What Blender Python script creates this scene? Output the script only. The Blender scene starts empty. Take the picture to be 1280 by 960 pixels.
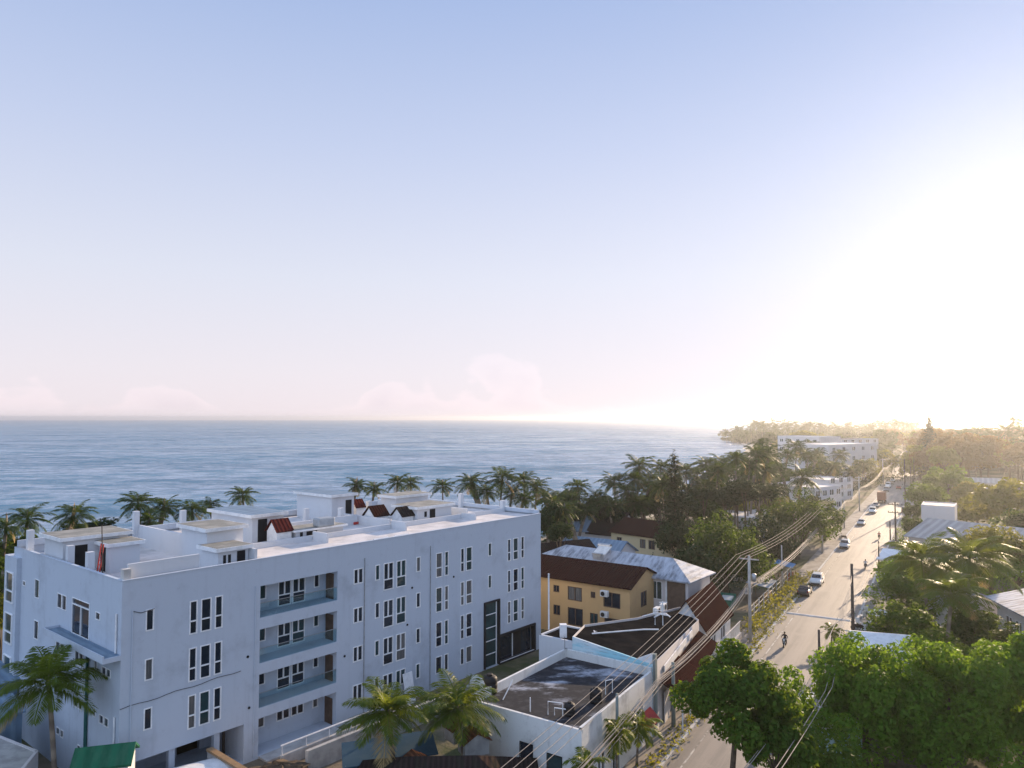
import bpy, math, random
import numpy as np
from mathutils import Vector, Matrix
R = math.radians
random.seed(7)
scene = bpy.context.scene
COL = scene.collection
# ------------------------------------------------------------------ camera
F, CAMH, PITCH = 930.0, 23.0, math.atan(42 / 930.0)
cam = bpy.data.cameras.new('camera'); camo = bpy.data.objects.new('camera', cam); COL.objects.link(camo)
camo.location = (0, 0, CAMH); camo.rotation_euler = (R(90) + PITCH, 0, 0)
cam.sensor_width = 36; cam.lens = 36 * F / 1280; cam.clip_start = .5; cam.clip_end = 30000
scene.camera = camo

def ray(px, py):
    x, y = (px - 640) / F, (480 - py) / F
    c, s = math.cos(PITCH), math.sin(PITCH)
    return Vector((x, c - y * s, s + y * c))
def P(px, py, z=0.0):                       # where the line of sight meets height z
    d = ray(px, py); t = (z - CAMH) / d.z
    return Vector((d.x * t, d.y * t, z))
def D(px, py, Y):                           # the point on the line of sight at distance Y
    d = ray(px, py); t = Y / d.y
    return Vector((d.x * t, Y, CAMH + d.z * t))

# ------------------------------------------------------------------ sun, sky
SUN_AZ, SUN_EL = R(37.5), R(13.0)
sdir = Vector((math.sin(SUN_AZ) * math.cos(SUN_EL), math.cos(SUN_AZ) * math.cos(SUN_EL), math.sin(SUN_EL)))
sl = bpy.data.lights.new('sun', 'SUN'); sl.energy = 5.0; sl.angle = R(.6); sl.color = (1, .76, .52)
so = bpy.data.objects.new('sun', sl); COL.objects.link(so); so.rotation_euler = sdir.to_track_quat('Z', 'Y').to_euler()
so.location = (200, 250, 100)

class NT:
    """small node-tree helper"""
    def __init__(s, tree): s.t = tree; s.n = tree.nodes; s.l = tree.links; s.n.clear()
    def add(s, kind, **kw):
        n = s.n.new(kind)
        for k, v in kw.items():
            if k.startswith('i_'):
                n.inputs[int(k[2:]) if k[2:].isdigit() else k[2:].replace('_', ' ')].default_value = v
            else: setattr(n, k, v)
        return n
    def link(s, a, b): s.l.new(a, b)
    def math(s, op, a, b=None, clamp=False):
        n = s.n.new('ShaderNodeMath'); n.operation = op; n.use_clamp = clamp
        for i, v in enumerate((a, b)):
            if v is None: continue
            if isinstance(v, (int, float)): n.inputs[i].default_value = v
            else: s.l.new(v, n.inputs[i])
        return n.outputs[0]
    def mix(s, fac, a, b, blend='MIX'):
        n = s.n.new('ShaderNodeMix'); n.data_type = 'RGBA'; n.blend_type = blend
        for sock, v in ((n.inputs[0], fac), (n.inputs[6], a), (n.inputs[7], b)):
            if isinstance(v, (int, float)): sock.default_value = v
            elif isinstance(v, (tuple, list)): sock.default_value = (*v[:3], 1)
            else: s.l.new(v, sock)
        return n.outputs[2]
    def ramp(s, fac, p0, p1, c0=(0, 0, 0), c1=(1, 1, 1)):
        n = s.n.new('ShaderNodeMapRange'); n.interpolation_type = 'SMOOTHSTEP'
        s.l.new(fac, n.inputs[0]); n.inputs[1].default_value = p0; n.inputs[2].default_value = p1
        return n.outputs[0]
    def noise(s, scale, detail=4, vec=None, rough=.55, mapscale=None):
        n = s.n.new('ShaderNodeTexNoise'); n.inputs['Scale'].default_value = scale
        n.inputs['Detail'].default_value = detail; n.inputs['Roughness'].default_value = rough
        if vec is None:
            tc = s.n.new('ShaderNodeTexCoord'); vec = tc.outputs['Object']
        if mapscale:
            m = s.n.new('ShaderNodeMapping'); m.inputs['Scale'].default_value = mapscale
            s.l.new(vec, m.inputs[0]); vec = m.outputs[0]
        s.l.new(vec, n.inputs['Vector'])
        return n.outputs['Fac']

w = bpy.data.worlds.new('World'); scene.world = w; w.use_nodes = True
W = NT(w.node_tree)
sky = W.add('ShaderNodeTexSky', sky_type='NISHITA', sun_disc=False, sun_elevation=SUN_EL, sun_rotation=SUN_AZ,
            altitude=20, air_density=1.0, dust_density=1.0, ozone_density=2.0)
tc = W.add('ShaderNodeTexCoord'); vdir = tc.outputs['Generated']
sep = W.add('ShaderNodeSeparateXYZ'); W.link(vdir, sep.inputs[0])
elev = sep.outputs['Z']
# low heap clouds above the sea horizon
cn = W.noise(1.0, 6, vdir, .6, (9, 9, 22))
cb = W.noise(1.0, 3, vdir, .5, (5, 5, 3))
top = W.math('MULTIPLY', W.ramp(cb, .36, .70), .085)
edge = W.math('SUBTRACT', W.math('ADD', top, W.math('MULTIPLY', W.math('SUBTRACT', cn, .5), .075)), elev)
cloud = W.math('MULTIPLY', W.ramp(edge, .0, .008), W.ramp(elev, .002, .02))
cloud = W.math('MULTIPLY', cloud, .5)
# pale morning air: the physical sky plus the multiple scattering it leaves out
cr = W.add('ShaderNodeValToRGB'); e_ = cr.color_ramp
STOPS = [(0.0, (.91, .81, .85)), (.06, (.87, .82, .88)), (.18, (.75, .78, .90)), (.34, (.56, .64, .86)), (.52, (.37, .49, .78)), (1.0, (.30, .42, .72))]
while len(e_.elements) < len(STOPS): e_.elements.new(.5)
for el, (p_, c_) in zip(e_.elements, STOPS): el.position = p_; el.color = (*c_, 1)
W.link(elev, cr.inputs[0])
dp = W.add('ShaderNodeVectorMath', operation='DOT_PRODUCT'); W.link(vdir, dp.inputs[0]); dp.inputs[1].default_value = sdir
dd_ = W.math('MAXIMUM', dp.outputs['Value'], 0.0)
gl = W.math('ADD', W.math('MULTIPLY', W.math('POWER', dd_, 4.5), .13), W.math('MULTIPLY', W.math('POWER', dd_, 36.0), .20))
gl = W.math('MULTIPLY', gl, W.math('SUBTRACT', 1.0, W.math('MULTIPLY', W.ramp(elev, .12, .52), .55)))
glc = W.add('ShaderNodeVectorMath', operation='SCALE'); glc.inputs[0].default_value = (.95, .87, .97); W.link(gl, glc.inputs[3])
bk_ = W.ramp(dp.outputs['Value'], .30, -.6)      # blue fill light added in the unseen sky away from the sun
class _b: outputs = [W.mix(bk_, cr.outputs[0], (.78, 1.00, 1.42))]
bks = _b
sm_ = W.add('ShaderNodeVectorMath', operation='ADD'); W.link(bks.outputs[0], sm_.inputs[0]); W.link(glc.outputs[0], sm_.inputs[1])
sc_ = W.add('ShaderNodeVectorMath', operation='SCALE'); W.link(sm_.outputs[0], sc_.inputs[0]); sc_.inputs[3].default_value = 5.5
ns_ = W.add('ShaderNodeVectorMath', operation='SCALE'); W.link(sky.outputs[0], ns_.inputs[0]); ns_.inputs[3].default_value = .007
ad_ = W.add('ShaderNodeVectorMath', operation='ADD'); W.link(sc_.outputs[0], ad_.inputs[0]); W.link(ns_.outputs[0], ad_.inputs[1])
skyc = ad_.outputs[0]
white = W.mix(1.0, skyc, W.mix(W.ramp(edge, .0, .05), (1.16, 1.10, 1.09), (.93, .90, .93)), 'MULTIPLY')
skyc = W.mix(cloud, skyc, white)
bg = W.add('ShaderNodeBackground'); bg.inputs['Strength'].default_value = .10
W.link(skyc, bg.inputs['Color'])
out = W.add('ShaderNodeOutputWorld'); W.link(bg.outputs[0], out.inputs[0])

scene.view_settings.view_transform = 'Standard'; scene.view_settings.look = 'None'
scene.view_settings.exposure = 0.85; scene.view_settings.gamma = 1.0
scene.render.engine = 'CYCLES'
scene.cycles.max_bounces = 6; scene.cycles.diffuse_bounces = 3; scene.cycles.glossy_bounces = 3
scene.cycles.transparent_max_bounces = 8; scene.cycles.volume_bounces = 0; scene.cycles.use_denoising = True
scene.cycles.sample_clamp_indirect = 6

# ------------------------------------------------------------------ materials
MATS = {}
def pm(name, col, col2=None, scale=1.0, rough=.8, bump=0.0, lo=.4, hi=.65, mapscale=None, spec=.3, metal=0.0, detail=5, fine=0.0):
    m = bpy.data.materials.new(name); m.use_nodes = True; n = NT(m.node_tree)
    b = n.add('ShaderNodeBsdfPrincipled'); b.inputs['Roughness'].default_value = rough
    b.inputs['Specular IOR Level'].default_value = spec; b.inputs['Metallic'].default_value = metal
    col2 = col2 or tuple(c * .82 for c in col)
    f = n.noise(scale, detail, None, .6, mapscale)
    c = n.mix(n.ramp(f, lo, hi), col, col2)
    if fine:
        g = n.noise(scale * 9, 4, None, .7)
        c = n.mix(n.math('MULTIPLY', n.ramp(g, .45, .8), fine), c, tuple(x * .55 for x in col))
    n.link(c, b.inputs['Base Color'])
    if bump:
        bp = n.add('ShaderNodeBump'); bp.inputs['Strength'].default_value = bump; bp.inputs['Distance'].default_value = .05
        n.link(f, bp.inputs['Height']); n.link(bp.outputs[0], b.inputs['Normal'])
    o = n.add('ShaderNodeOutputMaterial'); n.link(b.outputs[0], o.inputs[0])
    MATS[name] = m; return m

def band_mat(name, col, col2, axis, freq, rough=.6, stain=None, sscale=.5, amp=.6, metal=0.0):
    """ridged sheet: bands along an object axis plus weathering blotches"""
    m = bpy.data.materials.new(name); m.use_nodes = True; n = NT(m.node_tree)
    b = n.add('ShaderNodeBsdfPrincipled'); b.inputs['Roughness'].default_value = rough; b.inputs['Metallic'].default_value = metal; b.inputs['Specular IOR Level'].default_value = 0.0 if rough > .78 else .15
    t = n.add('ShaderNodeTexCoord'); s = n.add('ShaderNodeSeparateXYZ'); n.link(t.outputs['Object'], s.inputs[0])
    wv = n.math('SINE', n.math('MULTIPLY', s.outputs[axis], freq * 6.283))
    c = n.mix(n.ramp(wv, -.6, .9), col2, col)
    if stain:
        sc = [1, 1, 1]; sc[axis] = 3.5
        c = n.mix(n.math('MULTIPLY', n.ramp(n.noise(sscale, 6, t.outputs['Object'], .65, tuple(sc)), .42, .68), amp), c, stain)
    n.link(c, b.inputs['Base Color'])
    bp = n.add('ShaderNodeBump'); bp.inputs['Strength'].default_value = .18 if 'tin' in name else .5; bp.inputs['Distance'].default_value = .04
    n.link(wv, bp.inputs['Height']); n.link(bp.outputs[0], b.inputs['Normal'])
    o = n.add('ShaderNodeOutputMaterial'); n.link(b.outputs[0], o.inputs[0]); MATS[name] = m; return m

def leaf_mat(name, c1, c2, trans=.4, tcol=None, rough=.5):
    m = bpy.data.materials.new(name); m.use_nodes = True; n = NT(m.node_tree)
    g = n.add('ShaderNodeNewGeometry'); oi = n.add('ShaderNodeObjectInfo')
    f = n.math('ADD', n.math('MULTIPLY', g.outputs['Random Per Island'], .75), n.math('MULTIPLY', oi.outputs['Random'], .25))
    c = n.mix(f, c1, c2)
    b = n.add('ShaderNodeBsdfPrincipled'); b.inputs['Roughness'].default_value = rough + .1; b.inputs['Specular IOR Level'].default_value = .15
    n.link(c, b.inputs['Base Color'])
    tr = n.add('ShaderNodeBsdfTranslucent')
    n.link(n.mix(.6, c, tcol or tuple(x * 2.2 for x in c2)), tr.inputs['Color'])
    mx = n.add('ShaderNodeMixShader'); mx.inputs[0].default_value = trans
    n.link(b.outputs[0], mx.inputs[1]); n.link(tr.outputs[0], mx.inputs[2])
    o = n.add('ShaderNodeOutputMaterial'); n.link(mx.outputs[0], o.inputs[0]); MATS[name] = m; return m

def wall_mat(name, col, stain, amp=.35, sc=.35):
    """rendered wall with drip streaks and blotches"""
    m = bpy.data.materials.new(name); m.use_nodes = True; n = NT(m.node_tree)
    b = n.add('ShaderNodeBsdfPrincipled'); b.inputs['Roughness'].default_value = .85; b.inputs['Specular IOR Level'].default_value = .2
    f1 = n.ramp(n.noise(sc, 6, None, .65), .5, .75)
    f2 = n.ramp(n.noise(1.0, 5, None, .6, (1.6, 1.6, .16)), .52, .78)
    f3 = n.noise(6, 3)
    c = n.mix(n.math('MULTIPLY', f1, amp * .8), col, stain)
    c = n.mix(n.math('MULTIPLY', f2, amp * .42), c, stain)
    c = n.mix(n.math('MULTIPLY', n.ramp(n.noise(2.2, 5, None, .7), .56, .74), amp * .45), c, stain)
    c = n.mix(n.math('MULTIPLY', f3, .10), c, tuple(x * .7 for x in col))
    n.link(c, b.inputs['Base Color'])
    bp = n.add('ShaderNodeBump'); bp.inputs['Strength'].default_value = .15; bp.inputs['Distance'].default_value = .03
    n.link(n.noise(14, 3), bp.inputs['Height']); n.link(bp.outputs[0], b.inputs['Normal'])
    o = n.add('ShaderNodeOutputMaterial'); n.link(b.outputs[0], o.inputs[0]); MATS[name] = m; return m

M = {}
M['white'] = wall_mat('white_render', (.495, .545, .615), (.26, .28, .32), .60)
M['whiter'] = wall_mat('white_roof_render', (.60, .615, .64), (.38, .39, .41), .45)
M['whitep'] = pm('white_paint', (.78, .78, .78), (.66, .66, .66), 2.0, .6)
M['deck'] = pm('roof_deck', (.68, .64, .62), (.47, .45, .44), .45, .8, .0, .38, .68, fine=.35)
M['slabgrey'] = pm('roof_felt', (.20, .20, .18), (.30, .29, .26), .8, .95)
M['conc'] = pm('concrete', (.42, .41, .39), (.30, .29, .28), 1.2, .9, .1)
M['concw'] = pm('pale_concrete', (.55, .53, .50), (.40, .38, .36), .9, .9, .1)
M['glass'] = pm('window_glass', (.012, .018, .030), (.02, .035, .05), .6, .06, spec=.6)
M['glass2'] = pm('tinted_glass', (.02, .045, .05), (.03, .07, .075), .6, .05, spec=.6)
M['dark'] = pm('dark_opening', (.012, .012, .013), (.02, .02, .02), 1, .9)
M['black'] = pm('black_paint', (.012, .012, .014), (.02, .02, .022), 2, .5)
M['green'] = band_mat('green_roof', (.018, .12, .06), (.014, .09, .045), 0, 1.2, .55, (.05, .14, .08), .8, .5)
M['dgreen'] = pm('green_pipe', (.02, .10, .09), (.03, .13, .11), 3, .5)
M['red'] = band_mat('red_tile', (.085, .022, .019), (.055, .014, .013), 0, 3.0, .8, (.10, .03, .025), 1.5, .6)
M['redp'] = pm('red_paint', (.45, .04, .03), (.30, .03, .03), 2, .6)
M['brown'] = band_mat('brown_tile', (.045, .018, .014), (.030, .012, .010), 0, 3.4, .85, (.03, .018, .015), .8, .7)
M['btile'] = band_mat('dark_tile', (.040, .028, .025), (.028, .020, .018), 0, 3.4, .9, (.03, .03, .022), .7, .7)
M['clay'] = band_mat('clay_tile', (.20, .09, .05), (.12, .05, .03), 0, 4, .85, (.08, .05, .035), 2, .6)
M['yellow'] = wall_mat('yellow_wall', (.56, .37, .18), (.33, .22, .13), .40)
M['cream'] = wall_mat('cream_wall', (.62, .50, .30), (.33, .26, .17), .55)
M['pale'] = wall_mat('pale_wall', (.60, .57, .56), (.35, .32, .31), .45)
M['bluew'] = wall_mat('pale_blue_wall', (.42, .62, .68), (.58, .66, .68), .6)
M['shopw'] = wall_mat('shop_wall', (.70, .69, .66), (.20, .18, .16), .75, .5)
M['brownw'] = pm('brown_screen', (.13, .085, .06), (.09, .06, .045), 2, .9)
M['tin'] = band_mat('tin_roof', (.42, .45, .50), (.38, .41, .46), 0, 1.6, .6, (.12, .13, .15), .42, .95)
M['tinb'] = band_mat('blue_tin', (.20, .28, .36), (.15, .22, .30), 0, 1.6, .55, (.10, .14, .18), .5, .5)
M['ting'] = band_mat('ribbed_grey', (.40, .385, .37), (.31, .30, .29), 0, .8, .7, (.20, .19, .18), .3, .5)
M['membrane'] = pm('roof_membrane', (.009, .009, .010), (.018, .017, .017), .7, 1.0, .2, spec=0)
M['stainroof'] = None
M['steel'] = pm('galvanised', (.40, .41, .42), (.28, .29, .30), 3, .45, metal=.6)
M['pave'] = pm('worn_pavement', (.31, .275, .235), (.20, .175, .15), .6, .95, .1, fine=.3)
M['pole'] = pm('pole_concrete', (.46, .43, .39), (.34, .32, .29), 1.5, .9)
M['poleg'] = pm('pole_grey_green', (.16, .20, .19), (.22, .24, .22), 1.5, .8)
M['polew'] = pm('pole_timber', (.075, .060, .050), (.05, .04, .035), 2, .9, mapscale=(4, 4, .3))
M['cable'] = pm('cable_sheath', (.36, .31, .27), (.24, .21, .18), 2, .7, spec=.2)
M['trunk'] = pm('tree_bark', (.12, .085, .055), (.07, .05, .035), 4, .95, .3)
M['ptrunk'] = band_mat('palm_bark', (.26, .21, .16), (.17, .135, .105), 2, 7, .95)
M['rubber'] = pm('rubber', (.012, .012, .012), (.02, .02, .02), 3, .8)
M['chrome'] = pm('wheel_metal', (.5, .5, .5), (.4, .4, .4), 4, .35, metal=.8)
M['lamp'] = pm('lamp_glass', (.75, .74, .70), (.65, .65, .62), 4, .15, spec=.6)
M['tail'] = pm('tail_lamp', (.40, .02, .02), (.30, .01, .01), 4, .2, spec=.6)
M['carglass'] = pm('car_glass', (.010, .012, .014), (.02, .02, .022), 2, .05, spec=.6)
for nm, c in dict(carwhite=(.72, .72, .70), carblack=(.015, .015, .017), cargrey=(.22, .22, .23), carsilver=(.45, .46, .47), carred=(.25, .03, .025),
                  carblue=(.05, .09, .18), cargreen=(.10, .16, .14), boxbrown=(.24, .10, .06), tarp=(.30, .34, .38), tarpb=(.08, .22, .40),
                  skin=(.20, .11, .07), clothd=(.02, .02, .024), clothw=(.55, .53, .50), clothb=(.05, .07, .13), clothr=(.35, .06, .05), hair=(.01, .008, .007),
                  bin=(.03, .16, .11), plastic=(.014, .014, .015), dish=(.68, .67, .64), acw=(.66, .66, .64), timber=(.30, .19, .10), wframe=(.86, .86, .86)).items():
    M[nm] = pm(nm, c, tuple(x * .85 for x in c), 2.5, .28 if nm.startswith('car') else .65, spec=.5 if nm.startswith('car') else .3)
M['leaf'] = leaf_mat('leaf_green', (.030, .080, .010), (.085, .155, .015), .46, (.28, .38, .022))
M['leafb'] = leaf_mat('leaf_bright', (.036, .105, .008), (.105, .205, .016), .46, (.36, .52, .03))
M['leafy'] = leaf_mat('leaf_yellowish', (.075, .095, .012), (.15, .155, .018), .48, (.42, .38, .03))
M['leafshade'] = leaf_mat('leaf_backlit_dark', (.013, .036, .007), (.036, .072, .010), .40, (.18, .25, .018))  # darker leaf copy, the shade of backlit crowns put into its colour
M['leafhaze'] = leaf_mat('leaf_haze_gold', (.085, .062, .018), (.13, .092, .024), .40, (.42, .25, .05))  # golden glow of the sunlit haze put into the leaf colour
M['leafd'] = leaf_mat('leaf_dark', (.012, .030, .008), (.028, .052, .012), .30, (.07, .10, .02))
M['needle'] = leaf_mat('needle', (.014, .026, .010), (.030, .045, .014), .25, (.08, .09, .025))
M['frond'] = leaf_mat('palm_frond', (.013, .033, .007), (.040, .075, .013), .34, (.15, .20, .02), .45)
M['frondb'] = leaf_mat('palm_frond_bright', (.040, .085, .012), (.11, .155, .022), .46, (.36, .40, .035), .35)
M['fronddry'] = leaf_mat('palm_frond_dry', (.28, .20, .09), (.40, .30, .14), .3, (.4, .28, .1))

def special():
    # railing glass
    m = bpy.data.materials.new('rail_glass'); m.use_nodes = True; n = NT(m.node_tree)
    tr = n.add('ShaderNodeBsdfTransparent'); tr.inputs[0].default_value = (.80, .90, .92, 1)
    gl = n.add('ShaderNodeBsdfGlossy'); gl.inputs['Roughness'].default_value = .03; gl.inputs[0].default_value = (.8, .9, .92, 1)
    mx = n.add('ShaderNodeMixShader'); mx.inputs[0].default_value = .08
    n.link(tr.outputs[0], mx.inputs[1]); n.link(gl.outputs[0], mx.inputs[2])
    o = n.add('ShaderNodeOutputMaterial'); n.link(mx.outputs[0], o.inputs[0]); M['rail'] = m
    # sea
    m = bpy.data.materials.new('sea_water'); m.use_nodes = True; n = NT(m.node_tree)
    b = n.add('ShaderNodeBsdfPrincipled'); b.inputs['Roughness'].default_value = .16; b.inputs['IOR'].default_value = 1.33
    t = n.add('ShaderNodeTexCoord'); v = t.outputs['Object']
    big = n.noise(1.0, 4, v, .55, (.006, .012, .02))
    c = n.mix(n.ramp(big, .35, .65), (.022, .115, .195), (.04, .16, .25))
    # broken water on the reef
    s = n.add('ShaderNodeSeparateXYZ'); n.link(v, s.inputs[0])
    fo = n.ramp(n.noise(1.0, 6, v, .7, (.014, .055, .1)), .50, .60)
    band = n.math('MULTIPLY', n.ramp(s.outputs[1], 420, 620), n.math('SUBTRACT', 1.0, n.ramp(s.outputs[1], 900, 1500)))
    bx = n.math('MULTIPLY', n.ramp(s.outputs[0], -420, -60), n.math('SUBTRACT', 1.0, n.ramp(s.outputs[0], 330, 520)))
    foam = n.math('MULTIPLY', n.math('MULTIPLY', fo, band), bx)
    c = n.mix(n.math('MULTIPLY', foam, .8), c, (.62, .66, .68))
    d1 = n.noise(1.0, 4, v, .6, (.006, .016, .1)); d2 = n.noise(1.0, 4, v, .62, (.055, .085, .1)); d3 = n.noise(1.0, 5, v, .7, (.26, .42, .5))
    hs = n.math('ADD', n.math('ADD', n.math('MULTIPLY', d1, 1.0), n.math('MULTIPLY', d2, 1.5)), n.math('MULTIPLY', d3, 1.2))
    refl_noise = n.ramp(hs, 1.45, 2.30)                       # noise painting stronger and weaker sky reflection, standing in for wave tilt
    df = n.add('ShaderNodeBsdfDiffuse'); n.link(c, df.inputs[0])
    gs = n.add('ShaderNodeBsdfGlossy'); gs.inputs['Roughness'].default_value = .22; gs.inputs[0].default_value = (.92, .95, 1, 1)
    bp = n.add('ShaderNodeBump'); bp.inputs['Strength'].default_value = 1.0; bp.inputs['Distance'].default_value = 1.2
    n.link(hs, bp.inputs['Height']); n.link(bp.outputs[0], gs.inputs['Normal'])
    lw = n.add('ShaderNodeLayerWeight'); lw.inputs[0].default_value = .5
    fc = n.math('ADD', .17, n.math('MULTIPLY', refl_noise, .52), True)
    fc = n.math('MULTIPLY', fc, n.math('SUBTRACT', 1.0, foam))
    mx = n.add('ShaderNodeMixShader'); n.link(fc, mx.inputs[0]); n.link(df.outputs[0], mx.inputs[1]); n.link(gs.outputs[0], mx.inputs[2])
    o = n.add('ShaderNodeOutputMaterial'); n.link(mx.outputs[0], o.inputs[0]); M['sea'] = m
    # ground: sand by the shore, earth, dry grass
    m = bpy.data.materials.new('ground_mix'); m.use_nodes = True; n = NT(m.node_tree)
    b = n.add('ShaderNodeBsdfPrincipled'); b.inputs['Roughness'].default_value = .95; b.inputs['Specular IOR Level'].default_value = .1
    t = n.add('ShaderNodeTexCoord'); v = t.outputs['Object']
    c = n.mix(n.ramp(n.noise(.09, 6, v, .65), .42, .6), (.21, .165, .115), (.075, .085, .035))
    c = n.mix(n.math('MULTIPLY', n.ramp(n.noise(.9, 6, v, .7), .45, .7), .5), c, (.12, .10, .08))
    g = n.add('ShaderNodeSeparateXYZ'); n.link(v, g.inputs[0])
    c = n.mix(n.ramp(g.outputs[2], -.05, -.35), c, (.46, .39, .29))
    n.link(c, b.inputs['Base Color'])
    bp = n.add('ShaderNodeBump'); bp.inputs['Strength'].default_value = .5; bp.inputs['Distance'].default_value = .2
    n.link(n.noise(2.5, 6, v, .7), bp.inputs['Height']); n.link(bp.outputs[0], b.inputs['Normal'])
    o = n.add('ShaderNodeOutputMaterial'); n.link(b.outputs[0], o.inputs[0]); M['ground'] = m
    # asphalt (the object's x runs along the road)
    m = bpy.data.materials.new('asphalt'); m.use_nodes = True; n = NT(m.node_tree)
    b = n.add('ShaderNodeBsdfPrincipled'); b.inputs['Roughness'].default_value = .62; b.inputs['Specular IOR Level'].default_value = .45
    c = n.mix(n.ramp(n.noise(1.0, 6, None, .65, (.05, .9, 1)), .38, .66), (.235, .200, .168), (.150, .132, .115))
    c = n.mix(n.math('MULTIPLY', n.ramp(n.noise(.35, 6, None, .7), .5, .7), .55), c, (.27, .23, .19))
    c = n.mix(n.math('MULTIPLY', n.ramp(n.noise(22, 2), .5, .75), .25), c, (.07, .065, .06))
    n.link(c, b.inputs['Base Color'])
    bp = n.add('ShaderNodeBump'); bp.inputs['Strength'].default_value = .25; bp.inputs['Distance'].default_value = .02
    n.link(n.noise(30, 3), bp.inputs['Height']); n.link(bp.outputs[0], b.inputs['Normal'])
    o = n.add('ShaderNodeOutputMaterial'); n.link(b.outputs[0], o.inputs[0]); M['asphalt'] = m
    # flat roof with worn, streaked waterproofing
    m = bpy.data.materials.new('stained_roof'); m.use_nodes = True; n = NT(m.node_tree)
    b = n.add('ShaderNodeBsdfPrincipled'); b.inputs['Roughness'].default_value = .9; b.inputs['Specular IOR Level'].default_value = .08
    f = n.noise(1.0, 7, None, .68, (.22, .42, 1)); f2 = n.noise(1.6, 6, None, .7)
    c = n.mix(n.ramp(f, .50, .66), (.028, .029, .034), (.40, .42, .47))
    c = n.mix(n.math('MULTIPLY', n.ramp(f2, .45, .7), .55), c, (.075, .075, .08))
    n.link(c, b.inputs['Base Color'])
    o = n.add('ShaderNodeOutputMaterial'); n.link(b.outputs[0], o.inputs[0]); M['stainroof'] = m
    # brick wall washed pale blue
    m = bpy.data.materials.new('blue_block'); m.use_nodes = True; n = NT(m.node_tree)
    b = n.add('ShaderNodeBsdfPrincipled'); b.inputs['Roughness'].default_value = .9
    t = n.add('ShaderNodeTexCoord'); s = n.add('ShaderNodeSeparateXYZ'); n.link(t.outputs['Object'], s.inputs[0])
    wv = n.ramp(n.math('SINE', n.math('MULTIPLY', s.outputs[2], 6.283 / .24)), .55, .95)
    c = n.mix(n.ramp(n.noise(.5, 5, None, .6, (.5, .5, 2.2)), .4, .62), (.62, .70, .73), (.30, .58, .66))
    c = n.mix(n.math('MULTIPLY', n.math('MULTIPLY', wv, n.ramp(n.noise(1.3, 4), .42, .6)), .75), c, (.26, .33, .35))
    n.link(c, b.inputs['Base Color'])
    o = n.add('ShaderNodeOutputMaterial'); n.link(b.outputs[0], o.inputs[0]); M['blueblock'] = m
special()

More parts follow.
